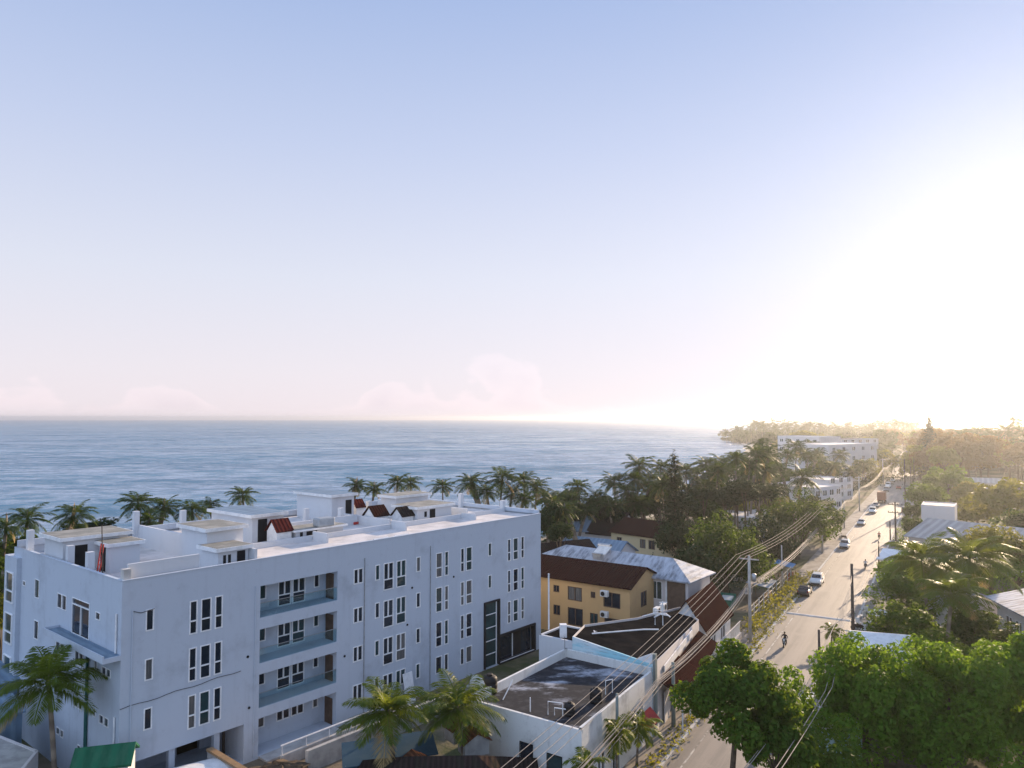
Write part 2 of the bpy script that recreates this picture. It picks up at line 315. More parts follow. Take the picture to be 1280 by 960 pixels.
# ------------------------------------------------------------------ mesh collecting
class MB:
    def __init__(s): s.v = []; s.f = []; s.mi = []; s.cur = 0
    def add(s, vs, fs):
        o = len(s.v); s.v += [tuple(x) for x in vs]; s.f += [tuple(i + o for i in f) for f in fs]; s.mi += [s.cur] * len(fs); return s
    def box(s, x0, x1, y0, y1, z0, z1):
        return s.add([(x0, y0, z0), (x1, y0, z0), (x1, y1, z0), (x0, y1, z0), (x0, y0, z1), (x1, y0, z1), (x1, y1, z1), (x0, y1, z1)],
                     [(0, 3, 2, 1), (4, 5, 6, 7), (0, 1, 5, 4), (1, 2, 6, 5), (2, 3, 7, 6), (3, 0, 4, 7)])
    def obox(s, c, size, rz=0, tilt=0):
        m = Matrix.Translation(c) @ Matrix.Rotation(rz, 4, 'Z') @ Matrix.Rotation(tilt, 4, 'X')
        a, b, h = size[0] / 2, size[1] / 2, size[2] / 2
        return s.add([m @ Vector(p) for p in [(-a, -b, -h), (a, -b, -h), (a, b, -h), (-a, b, -h), (-a, -b, h), (a, -b, h), (a, b, h), (-a, b, h)]],
                     [(0, 3, 2, 1), (4, 5, 6, 7), (0, 1, 5, 4), (1, 2, 6, 5), (2, 3, 7, 6), (3, 0, 4, 7)])
    def prism(s, poly, z0, z1):
        n = len(poly); v = [(p[0], p[1], z0) for p in poly] + [(p[0], p[1], z1) for p in poly]
        return s.add(v, [tuple(range(n - 1, -1, -1)), tuple(range(n, 2 * n))] + [(i, (i + 1) % n, (i + 1) % n + n, i + n) for i in range(n)])
    def tube(s, pts, rad, sides=8, caps=True):
        pts = [Vector(p) for p in pts]; n = len(pts)
        if not hasattr(rad, '__len__'): rad = [rad] * n
        vs = []
        for i, p in enumerate(pts):
            t = (pts[min(i + 1, n - 1)] - pts[max(i - 1, 0)]).normalized()
            a = t.orthogonal() if abs(t.z) > .95 else t.cross(Vector((0, 0, 1)))
            a.normalize(); b = t.cross(a)
            for k in range(sides):
                an = 2 * math.pi * k / sides
                vs.append(p + (a * math.cos(an) + b * math.sin(an)) * rad[i])
        fs = [(i * sides + k, i * sides + (k + 1) % sides, (i + 1) * sides + (k + 1) % sides, (i + 1) * sides + k) for i in range(n - 1) for k in range(sides)]
        if caps: fs += [tuple(range(sides - 1, -1, -1)), tuple(range((n - 1) * sides, n * sides))]
        return s.add(vs, fs)
    def lathe(s, prof, c=(0, 0, 0), sides=16):
        vs = []; n = len(prof)
        for r, z in prof:
            for k in range(sides):
                a = 2 * math.pi * k / sides; vs.append((c[0] + r * math.cos(a), c[1] + r * math.sin(a), c[2] + z))
        fs = [(i * sides + k, i * sides + (k + 1) % sides, (i + 1) * sides + (k + 1) % sides, (i + 1) * sides + k) for i in range(n - 1) for k in range(sides)]
        fs += [tuple(range(sides - 1, -1, -1)), tuple(range((n - 1) * sides, n * sides))]
        return s.add(vs, fs)
    def disc(s, c, axis, r, w, sides=16):
        a = Vector(axis).normalized() * (w / 2); return s.tube([Vector(c) - a, Vector(c) + a], r, sides)
    def wall(s, O, U, Win, L, z0, z1, holes):
        """vertical sheet with reveals; holes = (u0,u1,z0,z1,depth)"""
        O = Vector(O); U = Vector(U); Win = Vector(Win)
        q = lambda u, z, d=0: O + U * u + Vector((0, 0, z)) + Win * d
        us = sorted({0, L} | {h[i] for h in holes for i in (0, 1)}); zs = sorted({z0, z1} | {h[i] for h in holes for i in (2, 3)})
        us = [u for u in us if 0 <= u <= L]; zs = [z for z in zs if z0 <= z <= z1]
        for i in range(len(us) - 1):
            for j in range(len(zs) - 1):
                cu, cz = (us[i] + us[i + 1]) / 2, (zs[j] + zs[j + 1]) / 2
                if any(h[0] < cu < h[1] and h[2] < cz < h[3] for h in holes): continue
                s.add([q(us[i], zs[j]), q(us[i + 1], zs[j]), q(us[i + 1], zs[j + 1]), q(us[i], zs[j + 1])], [(0, 1, 2, 3)])
        for a, b, c, e, d in holes:
            s.add([q(a, c), q(b, c), q(b, e), q(a, e), q(a, c, d), q(b, c, d), q(b, e, d), q(a, e, d)],
                  [(0, 1, 5, 4), (1, 2, 6, 5), (2, 3, 7, 6), (3, 0, 4, 7)])
        return s
    def build(s, name, mats, parent=None, smooth=False, bevel=0):
        me = bpy.data.meshes.new(name); me.from_pydata(s.v, [], s.f)
        if not isinstance(mats, (list, tuple)): mats = [mats]
        for m in mats: me.materials.append(m)
        if len(mats) > 1: me.polygons.foreach_set('material_index', s.mi)
        if smooth: me.polygons.foreach_set('use_smooth', [True] * len(me.polygons))
        me.update()
        o = bpy.data.objects.new(name, me); COL.objects.link(o)
        if parent: o.parent = parent
        if bevel:
            b = o.modifiers.new('bevel', 'BEVEL'); b.width = bevel; b.segments = 2; b.limit_method = 'ANGLE'
        return o

def tag(o, label=None, cat=None, group=None, kind=None):
    for k, v in (('label', label), ('category', cat), ('group', group), ('kind', kind)):
        if v: o[k] = v
    return o
def thing(name, label, cat, loc=(0, 0, 0), rz=0.0, group=None):
    o = bpy.data.objects.new(name, None); COL.objects.link(o); o.location = loc; o.rotation_euler = (0, 0, rz)
    o.empty_display_size = .3
    return tag(o, label, cat, group)
def kids(o): return KIDS.get(o.name, None) or list(o.children)
KIDS = {}
def copy_tree(o, parent=None):
    c = o.copy(); COL.objects.link(c)
    if parent: c.parent = parent
    for ch in list(o.children): copy_tree(ch, c)
    return c
def setmat(o, m):
    o.material_slots[0].link = 'OBJECT'; o.material_slots[0].material = m
def frame(a, b):
    """heading of the line a->b seen from above"""
    return math.atan2(b[1] - a[1], b[0] - a[0])
def loc2(o, rz, p):
    d = Vector((p[0] - o[0], p[1] - o[1])); c, s = math.cos(rz), math.sin(rz)
    return (d.x * c + d.y * s, -d.x * s + d.y * c)

exec_parts = True
# ------------------------------------------------------------------ ground, sea, road
SEA = -1.3
coast = [(-900, -150), (-420, -40), (-160, 66), (-90, 92), (-60, 104), (-25, 128), (10, 158), (30, 186), (50, 225), (82, 290), (118, 385), (150, 480), (170, 545),
         (186, 600), (200, 640), (211, 672), (226, 690), (240, 700), (262, 735), (330, 800), (460, 900), (900, 1200), (2600, 2300), (6500, 4200)]
def offs(pl, d):
    o = []
    for i, p in enumerate(pl):
        a = Vector(pl[max(i - 1, 0)]); b = Vector(pl[min(i + 1, len(pl) - 1)]); t = (b - a).normalized()
        o.append((p[0] + t.y * d, p[1] - t.x * d))
    return o
g = MB()
def dens(pl):
    r = []
    for a, b in zip(pl[:-1], pl[1:]):
        n = max(1, min(12, int((Vector(b) - Vector(a)).length / 12)))
        r += [(a[0] + (b[0] - a[0]) * k / n, a[1] + (b[1] - a[1]) * k / n) for k in range(n)]
    return r + [pl[-1]]
cd = dens(coast)
cd = [(x + 1.6 * math.sin(i * 1.7), y + 1.6 * math.sin(i * 2.3 + 1)) for i, (x, y) in enumerate(cd)]
prof = [(11, 0.0), (6, -.45), (0, SEA - .05), (-8, -2.4), (-25, -3.6)]
rows = [offs(cd, d) for d, z in prof]
for k in range(len(prof) - 1):
    n = len(cd)
    g.add([(x, y, prof[k][1]) for x, y in rows[k]] + [(x, y, prof[k + 1][1]) for x, y in rows[k + 1]], [(i, i + 1, n + i + 1, n + i) for i in range(n - 1)])
inner = rows[0]
n = len(inner)
far = [(max(x, -880) + 0, -400) for x, y in inner]
# inland sheet: from the head of the beach to the far right and behind the camera
poly = inner + [(6500, -400), (-900, -400)]
g.add([(x, y, 0) for x, y in poly], [tuple(range(len(poly) - 1, -1, -1))])
tag(g.build('ground', M['ground']), kind='structure')
s_ = MB(); s_.add([(-7000, -600, SEA), (7000, -600, SEA), (7000, 7400, SEA), (-7000, 7400, SEA)], [(0, 1, 2, 3)])
tag(s_.build('sea', M['sea']), kind='structure')

RA = R(60)                                   # the road runs 30 degrees right of the view
rd = Vector((.5, .8660254, 0)); rn = Vector((.8660254, -.5, 0))
NL, NR = -16.45, -8.95
def RP(s, n, z=0): return rd * s + rn * n + Vector((0, 0, z))
def road_empty_obj(mb, name, mat, kind='structure'):
    o = mb.build(name, mat); o.rotation_euler = (0, 0, RA); return tag(o, kind=kind)
# in the road frame: x = s, y = -n
def strip(x0, x1, n0, n1, z): 
    m = MB(); seg = 60
    for i in range(seg):
        a, b = x0 + (x1 - x0) * i / seg, x0 + (x1 - x0) * (i + 1) / seg
        m.add([(a, -n1, z), (b, -n1, z), (b, -n0, z), (a, -n0, z)], [(0, 1, 2, 3)])
    return m
road_empty_obj(strip(10, 900, NL, NR, .008), 'road', M['asphalt'])
m = MB(); m.box(12, 900, -(NL - .25), -(NL - 2.6), -.2, .13); road_empty_obj(m, 'pavement', M['pave'])
m = MB(); m.box(12, 900, -(NR + 2.9), -(NR + .25), -.2, .13); road_empty_obj(m, 'pavement', M['pave'])
for n_ in (NL - .12, NR + .12):
    m = MB(); m.box(12, 900, -n_ - .127, -n_ + .127, -.2, .16); road_empty_obj(m, 'kerb', M['concw'])
m = strip(12, 600, NL + 1.0, NL + 1.12, .014); ml = pm('worn_line', (.50, .47, .42), (.17, .15, .13), 1.2, .8, lo=.4, hi=.6)
road_empty_obj(m, 'edge_line', ml)
road_empty_obj(strip(12, 600, NR - 1.12, NR - 1.0, .014), 'edge_line', ml)
m = MB()
prof = [(-.42, 0.0), (-.3, .045), (-.1, .08), (.1, .08), (.3, .045), (.42, 0.0)]
p0, p1 = P(975, 765), P(1056, 777)
m.add([(0, y, z + .012) for y, z in prof] + [(7.3, y, z + .012) for y, z in prof], [(i, i + 1, 7 + i, 6 + i) for i in range(5)])
o = m.build('speed_bump', M['concw']); c_ = RP((rd.dot(p0)), 0); o.location = RP(rd.dot(P(975, 765)), NL + .1); o.rotation_euler = (0, 0, RA - R(90))
tag(o, 'long pale speed bump laid across the road between two poles', 'speed bump')

# ------------------------------------------------------------------ windows
M['bluesheet'] = pm('blue_sheet', (.035, .075, .11), (.05, .09, .12), .8, .8, spec=.1)
M['curtain'] = pm('curtained_glass', (.10, .10, .10), (.17, .165, .155), 1.5, .12, spec=.5, mapscale=(5, 5, .3))
WR = random.Random(31)
def window(parent, O, U, N, u0, u1, z0, z1, kind, mat_f=None, glass=None, recess=.07, name='window', fw=.075):
    """frame + pane; O,U,N (outward) in the parent's space"""
    O = Vector(O); U = Vector(U); N = Vector(N)
    ang = math.atan2(U.y, U.x); c = O + U * ((u0 + u1) / 2)
    wdt, h = u1 - u0, z1 - z0
    flip = -1 if (Vector((-U.y, U.x, 0)).dot(N) > 0) else 1      # local -y is outward when flip == 1
    f = MB(); a, b = -wdt / 2, wdt / 2
    yo, yi = (-.03 * flip, recess * flip); y0, y1 = min(yo, yi), max(yo, yi)
    f.box(a - fw, a, y0, y1, -fw, h + fw); f.box(b, b + fw, y0, y1, -fw, h + fw)
    f.box(a, b, y0, y1, -fw, 0); f.box(a, b, y0, y1, h, h + fw)
    mu = .05
    if kind == 't': f.box(a, b, y0 + .01, y1, h * .36, h * .36 + .08)
    if kind == 'p':
        f.box(a, b, y0 + .01, y1, h * .36, h * .36 + .08); f.box(-mu, mu, y0 + .012, y1, h * .36 + .08, h)
    if kind == 'd': f.box(-mu, mu, y0 + .01, y1, 0, h)
    if kind == 'door': f.box(-.03, .03, y0 + .01, y1, 0, h * .82); f.box(a, b, y0 + .012, y1, h * .82, h * .82 + .06)
    if kind == 'grid':
        for i in (1, 2, 3): f.box(a + wdt * i / 4 - .03, a + wdt * i / 4 + .03, y0 + .01, y1, 0, h)
    o = f.build(name, mat_f or M['wframe'], parent); o.location = (c.x, c.y, z0 + O.z); o.rotation_euler = (0, 0, ang)
    p = MB(); yy = .05 * flip; p.box(a, b, min(yy, yy + .012 * flip), max(yy, yy + .012 * flip), 0, h)
    q_ = WR.random(); p.build('pane', glass or M['glass'] if q_ < .62 else M['glass2'] if q_ < .84 else M['curtain'], o)
    return o

# ------------------------------------------------------------------ the white apartment block
ZR = 13.35
A, B_ = P(153, 727, ZR), P(676, 642, ZR)
wa = frame(A, B_)
wb = thing('apartment_building', 'long white four storey apartment block with a flat terrace roof beside the sea', 'building', (A.x, A.y, 0), wa)
LU, LV = 40.4, 18.6
X, Y_ = Vector((1, 0, 0)), Vector((0, 1, 0))
tops = [11.36, 8.42, 5.50, 2.62]
def BW(z1):
    return [(a, b_, 'd' if z1 < 3 and k == 'p' else k, 1.1 if z1 < 3 and k == 'p' else h) for a, b_, k, h in ((10.05, 10.45, 'n', 1.1), (11.55, 12.5, 'p', 1.85), (12.75, 13.7, 'p', 1.85), (14.6, 14.95, 'n', 1.05))]
wins = []                                      # (u0,u1,z0,z1,kind)
for i, t in enumerate(tops[:3]):
    wins += [(1.47, 1.83, t - 1.15, t, 'n')]
    wins += [(a, b, t - 1.95, t, 't') for a, b in ((4.19, 4.57), (4.93, 5.5), (5.88, 6.28))]
for i, t in enumerate(tops):
    g3 = i == 3
    wins += [(17.06, 17.84, t - 1.02, t, 'd'), (19.17, 19.5, t - 1.08, t, 'n'), (23.53, 23.88, t - 1.1, t, 'n')]
    wins += [(20.02, 20.92, t - (1.1 if g3 else 2.0), t, 'd' if g3 else 'p'), (21.36, 22.26, t - (1.1 if g3 else 2.0), t, 'd' if g3 else 'p')]
    for a, b in ((25.8, 26.42), (26.85, 27.2), (28.84, 29.17), (29.55, 30.2)):
        wins += [(a, b, t - (1.3 if g3 else 1.95), t, 't' if not g3 else 'n')]
    if i < 2: wins += [(32.5, 32.86, t - 1.08, t, 'n')]
    if i < 3: wins += [(a, b, t - 1.95, t, 't') for a, b in ((35.28, 35.62), (36.12, 36.74), (37.3, 37.66))]
BAL = [(11.52, 9.38), (8.60, 6.32), (5.58, 3.33), (2.64, .16)]
holes = [(a, b, c, d, .09) for a, b, c, d, k in wins]
holes += [(9.08, 15.5, z0, z1, 1.6) for z1, z0 in BAL]
holes += [(.55, 8.0, .12, 2.62, 4.2), (31.95, 33.9, -.02 + .1, 6.0, .35), (34.05, 39.3, .08, 2.6, .5)]
DK, DKL = 13.2, 12.3                           # deck levels: right terrace, left terrace
fr = MB(); fr.wall((0, 0, 0), X, Y_, LU, 0, ZR, holes)
swins = [(4.64, 7.3, 9.12, 11.3, 'door'), (8.4, 9.85, 10.32, 11.2, 'd'), (3.03, 3.6, 10.6, 10.98, 'n'), (13.35, 14.1, 10.35, 11.55, 'n'), (16.05, 16.5, 10.83, 11.1, 'n'),
         (8.5, 9.9, 7.35, 8.3, 'd'), (5.42, 6.6, 7.25, 8.3, 'd'), (1.35, 1.85, 7.5, 7.9, 'n'), (2.0, 2.5, 7.5, 7.9, 'n'), (3.3, 3.58, 7.6, 8.1, 'n'), (13.3, 14.0, 7.5, 8.7, 'n'),
         (1.5, 2.0, 4.55, 5.0, 'n'), (2.2, 2.7, 4.55, 5.0, 'n'), (3.36, 3.64, 4.7, 5.1, 'n'), (5.4, 5.9, 4.6, 5.1, 'n'), (6.1, 6.6, 4.6, 5.1, 'n'), (5.5, 5.9, 1.9, 2.3, 'n'), (8.3, 8.7, 2.1, 2.5, 'n'), (9.0, 9.4, 2.1, 2.5, 'n')]
fr.wall((0, 0, 0), Y_, X, LV, 0, ZR, [(a, b, c, d, .09) for a, b, c, d, k in swins])
fr.wall((LU, 0, 0), Y_, -X, LV, 0, ZR, [])
fr.wall((0, LV, 0), X, -Y_, LU, 0, ZR, [])
# balcony back walls, carport back wall
for z1, z0 in BAL:
    t = z1 - .18
    fr.wall((9.08, 1.6, 0), X, Y_, 6.42, z0, z1, [(a - 9.08, b_ - 9.08, t - h, t, .09) for a, b_, k, h in BW(z1)])
fr.wall((.55, 4.2, 0), X, Y_, 7.45, .12, 2.62, [(5.0, 6.6, .13, 2.3, .3)])
for u in (3.1, 6.05): fr.box(u, u + .38, .25, .62, .12, 2.62)
# kerbs and parapets
t_ = .18
fr.box(0, LU, -.03, t_, ZR - .02, ZR + .05); fr.box(-.03, t_, t_, LV - 3.2, ZR - .02, ZR + .05)
fr.box(LU - t_, LU + .03, t_, LV, ZR - .02, ZR + .35)
fr.box(t_, LU - t_, LV - t_, LV + .03, ZR - .02, ZR + .45)
fr.box(.2, .2 + .02, t_, LV, DKL, ZR - .03); fr.box(.2, 8.7, t_, t_ + .02, DKL, ZR - .03)
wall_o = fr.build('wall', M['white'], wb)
dk = MB(); dk.box(.23, 8.8, .21, LV - .2, DKL - .3, DKL); dk.box(8.8, LU - .2, .2, LV - .2, DK - .3, DK)
dk.build('roof_deck', M['deck'], wb)
tw = MB()
tw.box(.55, 5.0, .55, .73, DKL, 14.2)                                   # screen wall of the corner terrace
tw.box(8.75, 8.95, .25, 18.2, DK - .9, 14.05)                           # between the terraces
tw.box(9.1, LU - .3, 4.5, 4.68, DK, 13.62)
for u, h in ((16.4, 13.95), (24.6, 13.95), (33.5, 13.75)): tw.box(u, u + .16, 2.6, 4.46, DK, h)
tw.box(16.0, 24.5, 9.0, 9.16, DK, 14.1); tw.box(24.6, 24.76, 4.72, 12, DK, 14.0); tw.box(16.0, 16.16, 7.2, 17.5, DK, 14.1)
tw.box(34.6, 34.76, 4.72, 18.2, DK, 14.0)
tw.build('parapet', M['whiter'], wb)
for u, v, h in ((.12, .12, 14.0), (.35, 9.3, 14.35), (.35, 6.0, 14.3), (8.4, 17.9, 15.2), (12.4, 17.9, 14.9), (.5, 17.4, 14.6), (26.8, 8.2, 14.7), (28.6, 12.4, 14.7), (22.8, 9.3, 14.8), (20.6, 11.5, 14.8),
                (39.7, 16.2, 14.6), (37.2, 17.6, 14.6), (39.8, 10.5, 14.7), (39.9, 4.6, 14.35), (35.2, 17.0, 14.6)):
    b = MB(); b.box(u, u + .42, v, v + .42, DKL + .01, h); b.build('parapet_post', M['concw'] if u < .2 else M['whiter'], wb)
def roofbox(u0, u1, v0, v1, z0, z1, slab=.22, roofm='slabgrey', over=.28, door=None, wins_=(), name='stair_house'):
    b = MB(); b.box(u0, u1, v0, v1, z0 + .004, z1 - .02)
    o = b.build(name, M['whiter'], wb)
    r = MB(); r.box(u0 - over, u1 + over, v0 - over, v1 + over, z1 - .02, z1 + slab); ro = r.build('roof_edge', M['whitep'], o)
    r = MB(); r.box(u0 - over + .08, u1 + over - .08, v0 - over + .08, v1 + over - .08, z1 + slab - .1, z1 + slab + .012); r.build('roof_felt', M[roofm], o)
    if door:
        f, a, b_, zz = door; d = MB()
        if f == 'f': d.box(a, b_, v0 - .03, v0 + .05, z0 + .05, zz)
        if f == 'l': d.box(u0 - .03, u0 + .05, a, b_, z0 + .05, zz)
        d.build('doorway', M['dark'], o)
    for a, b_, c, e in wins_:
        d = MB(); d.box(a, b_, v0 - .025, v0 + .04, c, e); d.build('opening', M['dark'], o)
    return o
roofbox(.35, 4.6, 10.2, 13.6, DKL, 14.6, door=('f', .7, 1.9, 14.2))
roofbox(2.6, 4.6, 8.2, 10.1, DKL, 14.15, door=('l', 8.9, 9.7, 14.0))
roofbox(6.9, 9.6, 3.2, 6.8, DKL, 15.15)
roofbox(6.5, 8.7, .95, 3.1, DKL, 14.1, door=('f', 7.85, 8.45, 13.95), wins_=((6.85, 7.05, 13.2, 13.8), (7.2, 7.4, 13.2, 13.8)))
roofbox(12.6, 15.4, 7.0, 13.2, DK, 15.2, roofm='tinb', door=('f', 13.1, 13.9, 15.0))
roofbox(24, 26.6, 12.2, 17.8, DK, 15.5, roofm='tinb', door=('f', 25.6, 26.3, 15.1))
roofbox(29.5, 33.8, 9.4, 11.6, DK, 15.15)
roofbox(28.4, 32.9, 5.2, 8.3, DK, 14.5, door=('f', 30.0, 30.7, 14.35), wins_=((29.3, 29.6, 13.7, 14.2),))
roofbox(15.2, 19.8, 5.0, 7.0, DK, 14.0, slab=.12, door=('f', 16.2, 17.2, 13.9), wins_=((15.6, 15.85, 13.4, 13.9),))
def dog(u, v, w, l, z0, zb, zt, m):
    b = MB(); b.box(u, u + w, v, v + l, z0 + .004, zb)
    b.add([(u, v + .05, zb), (u, v + l - .05, zb), (u, v + l / 2, zt - .08), (u + w, v + .05, zb), (u + w, v + l - .05, zb), (u + w, v + l / 2, zt - .08)], [(0, 1, 2), (3, 4, 5)])
    o = b.build('skylight_house', M['whitep'], wb)
    r = MB(); e = .14
    for s in (0, 1):
        y0 = v - e if s == 0 else v + l + e
        a = [(u - e, y0, zb - .06), (u + w + e, y0, zb - .06), (u + w + e, v + l / 2, zt), (u - e, v + l / 2, zt)]
        r.add(a + [(x, y, z + .07) for x, y, z in a], [(0, 3, 2, 1), (4, 5, 6, 7), (0, 1, 5, 4), (1, 2, 6, 5), (2, 3, 7, 6), (3, 0, 4, 7)])
    r.build('tiled_roof', m, o)
dog(13.6, 5.1, 1.3, 1.4, DK, 14.15, 15.0, M['red'])
dog(25.0, 7.2, 1.6, 1.5, DK, 14.0, 14.85, M['brown']); dog(26.9, 5.6, 1.4, 1.4, DK, 13.95, 14.7, M['btile'])
dog(27.2, 12.6, 1.0, 1.0, DK, 14.2, 14.9, M['red'])
# sea end bay, balcony slab, pipes, frames
b = MB(); b.box(-.3, 5, 17.0, 19.6, 0, 12.7); bay = b.build('bay', M['white'], wb)
for z in (9.4, 6.4, 3.3):
    window(wb, (-.36, 0, 0), Y_, -X, 17.6, 19.0, z, z + 2.1, 't', glass=M['glass2'])
b = MB(); b.box(-1.0, -.004, -.02, 9.4, 8.78, 9.06); b.box(-1.0, -.92, -.02, 9.4, 9.06, 9.22); b.box(-.92, -.004, 9.3, 9.4, 9.06, 9.22)
b.build('balcony_slab', M['white'], wb)
b = MB(); b.box(-.9, -.01, .1, 9.28, 9.065, 9.075); b.build('balcony_floor', M['tinb'], wb)
b = MB(); b.tube([(-.07, .55, 11.4), (-.07, .55, 9.1)], .06); b.build('downpipe', M['whitep'], wb)
b = MB(); b.tube([(-.09, 4.55, 8.7), (-.09, 4.55, 5.4)], .09); b.tube([(-.09, 4.55, 5.3), (-.09, 4.55, .1)], .11); b.build('downpipe', M['dgreen'], wb)
b = MB(); b.tube([(-.07, .5, 5.4), (-.07, .5, .1)], .06); b.build('downpipe', M['whitep'], wb)
for u in (18.02, 25.06, 8.7, .62):
    b = MB(); b.tube([(u, -.05, 12.15 if u > 9 else 11.6), (u, -.05, .2)], .035, 6); b.build('downpipe', M['steel'] if u > 9 else M['white'], wb)
for z1, z0 in BAL:
    t = z1 - .18
    for a, b_, k, h in BW(z1): window(wb, (0, 1.6, 0), X, -Y_, a, b_, t - h, t, k)
    d = MB(); d.box(15.44, 15.49, .45, 1.35, z0 + .01, z0 + 1.9); d.build('balcony_door', M['brownw'], wb)
    if z1 > 3:
        r = MB(); r.box(9.1, 15.48, .05, .062, z0 + .02, z0 + .95); ro = r.build('glass_railing', M['rail'], wb)
        r = MB(); r.box(9.1, 15.48, .035, .08, z0 + .95, z0 + .99); r.build('rail_cap', M['steel'], ro)
for a, b_, c, d, k in wins: window(wb, (0, 0, 0), X, -Y_, a, b_, c, d, k)
for a, b_, c, d, k in swins: window(wb, (0, 0, 0), Y_, -X, a, b_, c, d, k, fw=.05)
b = MB()
for x0, x1, z0, z1 in ((31.85, 32.0, .1, 6.1), (33.85, 34.0, .1, 6.1), (32.0, 33.85, 5.95, 6.1), (34.0, 39.4, 2.55, 2.75), (39.2, 39.4, .1, 2.55), (34.0, 39.2, .02, .16)):
    b.box(x0, x1, -.16, .30, z0, z1)
b.build('portal_frame', M['black'], wb)
b = MB(); b.box(32.0, 33.85, .16, .2, .1, 5.95); st = b.build('stair_glazing', M['glass2'], wb)
b = MB()
for z in (1.2, 2.4, 3.6, 4.8): b.box(32.0, 33.7, .1, .155, z, z + .07)
b.box(33.7, 33.78, .08, .155, .1, 5.95); b.build('mullion', M['wframe'], st)
b = MB(); b.box(34.0, 39.2, .38, .42, .16, 2.55); lg = b.build('lobby_glazing', M['glass'], wb)
b = MB(); b.box(36.3, 36.38, .3, .37, .16, 2.55); b.box(34.02, 39.18, -.1, -.04, .165, .21); b.build('mullion', M['wframe'], lg)
b = MB(); b.box(36.4, 37.6, .33, .37, .2, 2.3); b.build('door', M['dark'], lg)
b = MB(); b.box(9.1, 15.4, -1.1, -.004, .02, .155); b.build('entrance_slab', M['concw'], wb)
b = MB()
pp = [(.05, -.06, 6.0 - .12 * math.sin(k * .9)) if False else (k * .55, -.05, 5.95 + .05 * math.sin(k * 1.3) + .02 * k) for k in range(15)]
b.tube(pp, .018, 5); b.build('wall_cable', M['black'], wb)
b = MB(); b.tube([(.62, -.04, 11.5), (1.1, -.05, 11.32), (1.9, -.04, 11.42)], .02, 5); b.build('wall_cable', M['black'], wb)
for u, z in ((8.2, 7.0), (8.35, 3.6), (16.2, 5.1), (23.0, 9.0), (27.9, 9.1), (22.5, 6.1)):
    b = MB(); b.disc((u, -.02, z), (0, 1, 0), .09, .05, 10); b.build('wall_vent', M['dark'], wb)
# red scaffold mast on the terrace
def wl(u, v, z): return Vector((A.x, A.y, 0)) + Vector((math.cos(wa), math.sin(wa), 0)) * u + Vector((-math.sin(wa), math.cos(wa), 0)) * v + Vector((0, 0, z))
t = thing('ladder', 'red ladder leaning with a dark pole on the white roof terrace', 'ladder', wl(1.6, 7.6, DKL), wa)
b = MB()
for y in (-.2, .2): b.tube([(0, y, 0), (.25, y, 2.2)], .04, 6)
b.build('rail', M['redp'], t)
b = MB()
for k in range(7): b.tube([(.03 + k * .033, -.2, .25 + k * .29), (.03 + k * .033, .2, .25 + k * .29)], .025, 6)
b.build('rung', M['redp'], t)
tag((lambda o: (setattr(o, 'location', wl(1.75, 7.2, DKL)), o)[1])(MB().tube([(0, 0, 0), (-.18, .1, 3.5)], [.05, .03], 6).build('mast', M['polew'])), 'thin dark mast standing beside the red ladder on the roof terrace', 'mast')
o = MB().obox((0, 0, .35), (1.6, .9, .7)).build('covered_tank', M['tarp'], bevel=.12); o.location = wl(17.9, 4.75 - .1 + .4, 14.15); o.rotation_euler = (0, 0, wa)
tag(o, 'blue-grey tarpaulin covered tank on the low canopy of the white roof', 'tank')
for u, v, c, l in ((26.2, 11.4, 'redp', 'red tarpaulin spread on the white roof beside the tall stair house'),):
    o = MB().obox((0, 0, .12), (2.6, 1.4, .24), .2).build('tarpaulin', M[c], bevel=.05); o.location = wl(u - 1, v - 1.6, DK + .005); o.rotation_euler = (0, 0, wa); tag(o, l, 'tarpaulin')
for (u, v, l) in ((19.5, .7, 'short white pipe lying along the roof edge, left of the pair'), (21.7, .75, 'white pipe lying along the roof edge, right of the pair')):
    o = MB().tube([(0, 0, .08), (1.5, 0, .08)], .08, 8).build('loose_pipe', M['whitep']); o.location = wl(u, v, DK + .003); o.rotation_euler = (0, 0, wa); tag(o, l, 'pipe', 'loose pipes on the roof')

